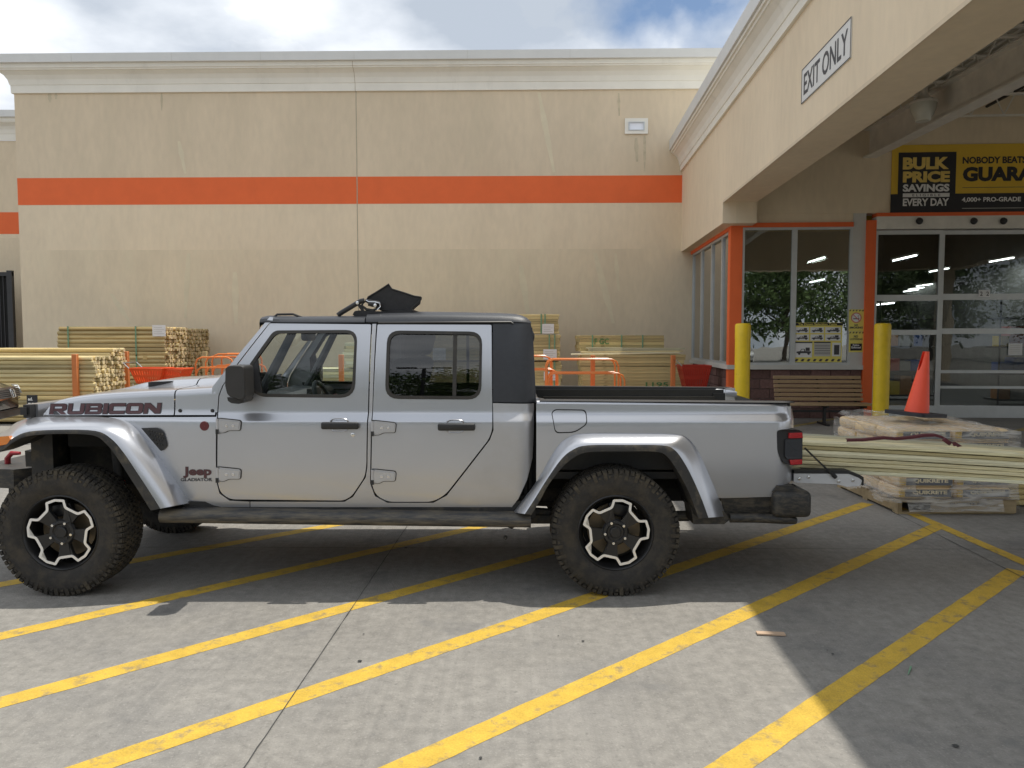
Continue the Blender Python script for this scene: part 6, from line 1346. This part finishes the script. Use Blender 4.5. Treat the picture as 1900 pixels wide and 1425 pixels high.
# -- parked dark sedan at the left edge
CARM = dict(dimchrome=mat('dim_chrome', (.25, .25, .26), .3, .9), body=mat('dark_car_paint', (.018, .016, .014), .25, .3, var=.05, coat=1), glass=P_['tint'], chrome=P_['chrome'], black=M['black'], lens=mat('headlight_lens', (.55, .55, .53), .1, coat=1, var=.05), tyre=P_['tyre'])
def sedan(lab, loc, rz, body, logo=True):
    t = thing('parked_car', lab, 'car', (0, 0, 0)); rows = []
    st_ = [(0, .42, .66, .62, .80), (-.06, .28, .74, .70, .86), (-.25, .22, .82, .80, .90), (-.6, .20, .90, .90, .92), (-1.1, .20, .97, .98, .92), (-1.5, .20, 1.0, 1.03, .92), (-2.1, .2, 1.02, 1.38, .92), (-2.5, .2, 1.02, 1.46, .92), (-3.2, .2, 1.02, 1.46, .92), (-3.8, .2, 1.02, 1.30, .91), (-4.3, .22, 1.02, 1.05, .90), (-4.75, .3, .95, .98, .85), (-4.85, .42, .8, .82, .80)]
    for x, zb_, zs_, zt_, hw_ in st_:
        cab = max(0, zt_-zs_); row = []
        for y, z in ((hw_*.92, zb_), (hw_, zb_+.2), (hw_, zs_-.12), (hw_*.96, zs_-.02), (hw_*(.90 if cab < .1 else .84), zs_+min(.01, cab)), (hw_*.72, zs_+cab*.75 if cab > .1 else zt_-.006), (hw_*.45, zt_), (0, zt_+.015)): row.append(Vector((x, y, z)))
        row = [Vector((p.x-(.22*(p.y/.9)**2 if x > -.5 else 0), p.y, p.z)) for p in row]
        rows.append(row+[Vector((p.x, -p.y, p.z)) for p in row[-2::-1]])
    mb = MB(); mb.grid(rows); mb.add(rows[0], [tuple(range(15))]); mb.add(rows[-1], [tuple(range(15))[::-1]]); mb.build('body', body, t, 50)
    for s in (-1, 1):
        v = MB(); v.prism(rnd([(-1.75, 1.04), (-2.15, 1.34), (-2.5, 1.41), (-3.2, 1.41), (-3.75, 1.26), (-4.0, 1.05)]), lambda a, b, d: Vector((a, s*(.80-(b-1.04)*.33+d), b)), 0, .012); v.build('side_window', CARM['glass'], t)
        for x in (-.95, -3.85): MB().lathe([(.20, -.1), (.31, -.1), (.33, -.07), (.33, .07), (.31, .1), (.2, .1)], 28, 'Y', (x, s*.80, .33)).build('tyre', CARM['tyre'], t); MB().lathe([(.0, -.09), (.2, -.09), (.21, .08), (0, .08)], 20, 'Y', (x, s*.81, .33)).build('rim', CARM['chrome'], t)
        v = MB(); v.prism(rnd([(.48, .66, .03), (.84, .70, .03), (.86, .80, .02), (.66, .79), (.47, .74)]), lambda a, b, d: Vector((.02+d-.30*(a/.9)**2.2-(b-.66)*.35, s*a, b)), 0, .06); v.build('headlight', CARM['lens'], t)
        v = MB(); v.rbox(-1.95, -1.78, s*.93, s*.93+s*.14, 1.02, 1.15, .03); v.build('mirror', body, t)
    v = MB(); v.prism([(-.62, 1.06), (.62, 1.06), (.5, 1.40), (-.5, 1.40)], lambda a, b, d: Vector((-1.62-(b-1.04)*1.45+d, a, b+.0)), .0, .02); v.build('windshield', CARM['glass'], t)
    gx = lambda a, b, d: Vector((.035+d-.20*(a/.9)**2-(b-.62)*.25, a, b))
    v = MB(); v.prism(rnd([(-.42, .62, .03), (.42, .62, .03), (.47, .76, .03), (-.47, .76, .03)]), gx, 0, .01); v.build('grille', CARM['black'], t)
    v = MB()
    for z in (.635, .665, .695, .725, .75): v.grid([[gx(a, z, .014) for a in np.linspace(-.44, .44, 13)], [gx(a, z+.010, .018) for a in np.linspace(-.44, .44, 13)]])
    v.grid([[gx(a, .772, .010) for a in np.linspace(-.47, .47, 13)], [gx(a, .792, .012) for a in np.linspace(-.47, .47, 13)]]); v.build('grille_bars', CARM['dimchrome'], t)
    if logo:
        v = MB()
        for s in (-1, 1): v.tube([gx(s*.032, .64, .03), gx(s*.042, .75, .03)], .012, 6)
        v.tube([gx(-.035, .695, .03), gx(.035, .695, .03)], .011, 6); rr_ = [gx(.075*math.copysign(abs(math.cos(q))**.5, math.cos(q)), .695+.068*math.copysign(abs(math.sin(q))**.5, math.sin(q)), .026) for q in np.linspace(0, 6.283, 25)[:-1]]; v.tube(rr_, .007, 6, closed=True); v.build('badge', CARM['chrome'], t)
    v = MB(); v.prism(rnd([(-.60, .30, .04), (.60, .30, .04), (.66, .42, .04), (-.66, .42, .04)]), lambda a, b, d: Vector((.055+d-.24*(a/.9)**2, a, b)), 0, .01); v.build('air_intake', CARM['black'], t)
    v = MB(); v.prism([(-.80, .555), (.80, .555), (.80, .57), (-.80, .57)], lambda a, b, d: Vector((.045+d-.25*(a/.9)**2, a, b)), 0, .01); v.build('bumper_seam', CARM['black'], t)
    t.location = loc; t.rotation_euler = (0, 0, rz); return t
hp = onY(21, 727, 12.4)
sedan('dark sedan with chrome grille badge parked at the left edge', (hp.x-.02, 12.4, .05), rad(13), CARM['body'])
# ================================================================== BEHIND THE CAMERA (seen only as reflections in glass and paint)
def tree(loc, h, seed, lab):
    random.seed(seed); t = thing('shade_tree', lab, 'tree', loc, 'trees across the car park'); L_ = Vector(loc); v = MB()
    v.tube([L_, L_+Vector((.1, 0, h*.25)), L_+Vector((0, .1, h*.5)), L_+Vector((.1, 0, h*.8))], [.22, .18, .12, .03], 8)
    for k in range(9):
        a = random.uniform(0, 6.28); z = h*random.uniform(.28, .6); v.tube([L_+Vector((0, 0, z)), L_+Vector((math.cos(a)*h*.15, math.sin(a)*h*.15, z+h*.10)), L_+Vector((math.cos(a)*h*.28, math.sin(a)*h*.28, z+h*.2))], [.08, .05, .015], 6)
    v.build('trunk', BARK, t); v = MB()
    cl = [Vector((random.gauss(0, .2)*h, random.gauss(0, .2)*h, h*random.uniform(.28, .95))) for _ in range(95)]
    for c in cl:
        for _ in range(78):
            p = L_+c+Vector((random.gauss(0, .055)*h, random.gauss(0, .055)*h, random.gauss(0, .045)*h)); a = Vector((random.gauss(0, 1), random.gauss(0, 1), random.gauss(0, 1))).normalized(); b = a.orthogonal().normalized(); s = random.uniform(.10, .22)
            v.add([p, p+a*s+b*s*.5, p+a*s*1.9, p+a*s-b*s*.5], [(0, 1, 2, 3)])
    v.build('crown', LEAF, t); return t
BARK = mat('bark', (.10, .075, .055), .9); LEAF = mat('leaf', (.10, .155, .05), .6, var=.3, island=.5, scale=2)
protos = [tree((-3, -24, 0), 8.5, 1, 'round shade tree across the car park, left'), tree((6, -27, 0), 9.5, 2, 'tall shade tree across the car park, middle'), tree((15, -25, 0), 8, 3, 'round shade tree across the car park, right')]
for i, (x, y) in enumerate(((-16, -30), (-9, -27), (1.5, -29), (10.5, -28), (21, -27), (27, -30), (34, -27), (-23, -28), (41, -30), (-31, -30))):
    dup(protos[i % 3], None, (x, y, 0), 'shade tree in the row across the car park', i*1.3)
white = mat('white_car_paint', (.7, .7, .7), .3, coat=1, var=.02)
for i, (x, y) in enumerate(((1, -14), (5.5, -14.5), (10, -14), (-5, -15))): sedan(['white sedan parked opposite the store, first', 'white sedan parked opposite the store, second', 'white sedan parked opposite the store, third', 'white sedan parked opposite the store, fourth'][i], (x, y, 0), rad(90), white, False)
for x, y, lab in ((-3.5, -20, 'tall car park light pole, left'), (2.5, -26, 'tall car park light pole, right')):
    t = thing('light_pole', lab, 'lamp post', (x, y, 0)); v = MB(); v.tube([(x, y, 0), (x, y, 8)], .08, 8); v.build('pole', M['steel'], t); v = MB(); v.box(x-1.1, x-.3, y-.2, y+.2, 8, 8.15); v.box(x+.3, x+1.1, y-.2, y+.2, 8, 8.15); v.box(x-.4, x+.4, y-.04, y+.04, 8.0, 8.06); v.build('lamp_heads', M['steel'], t)
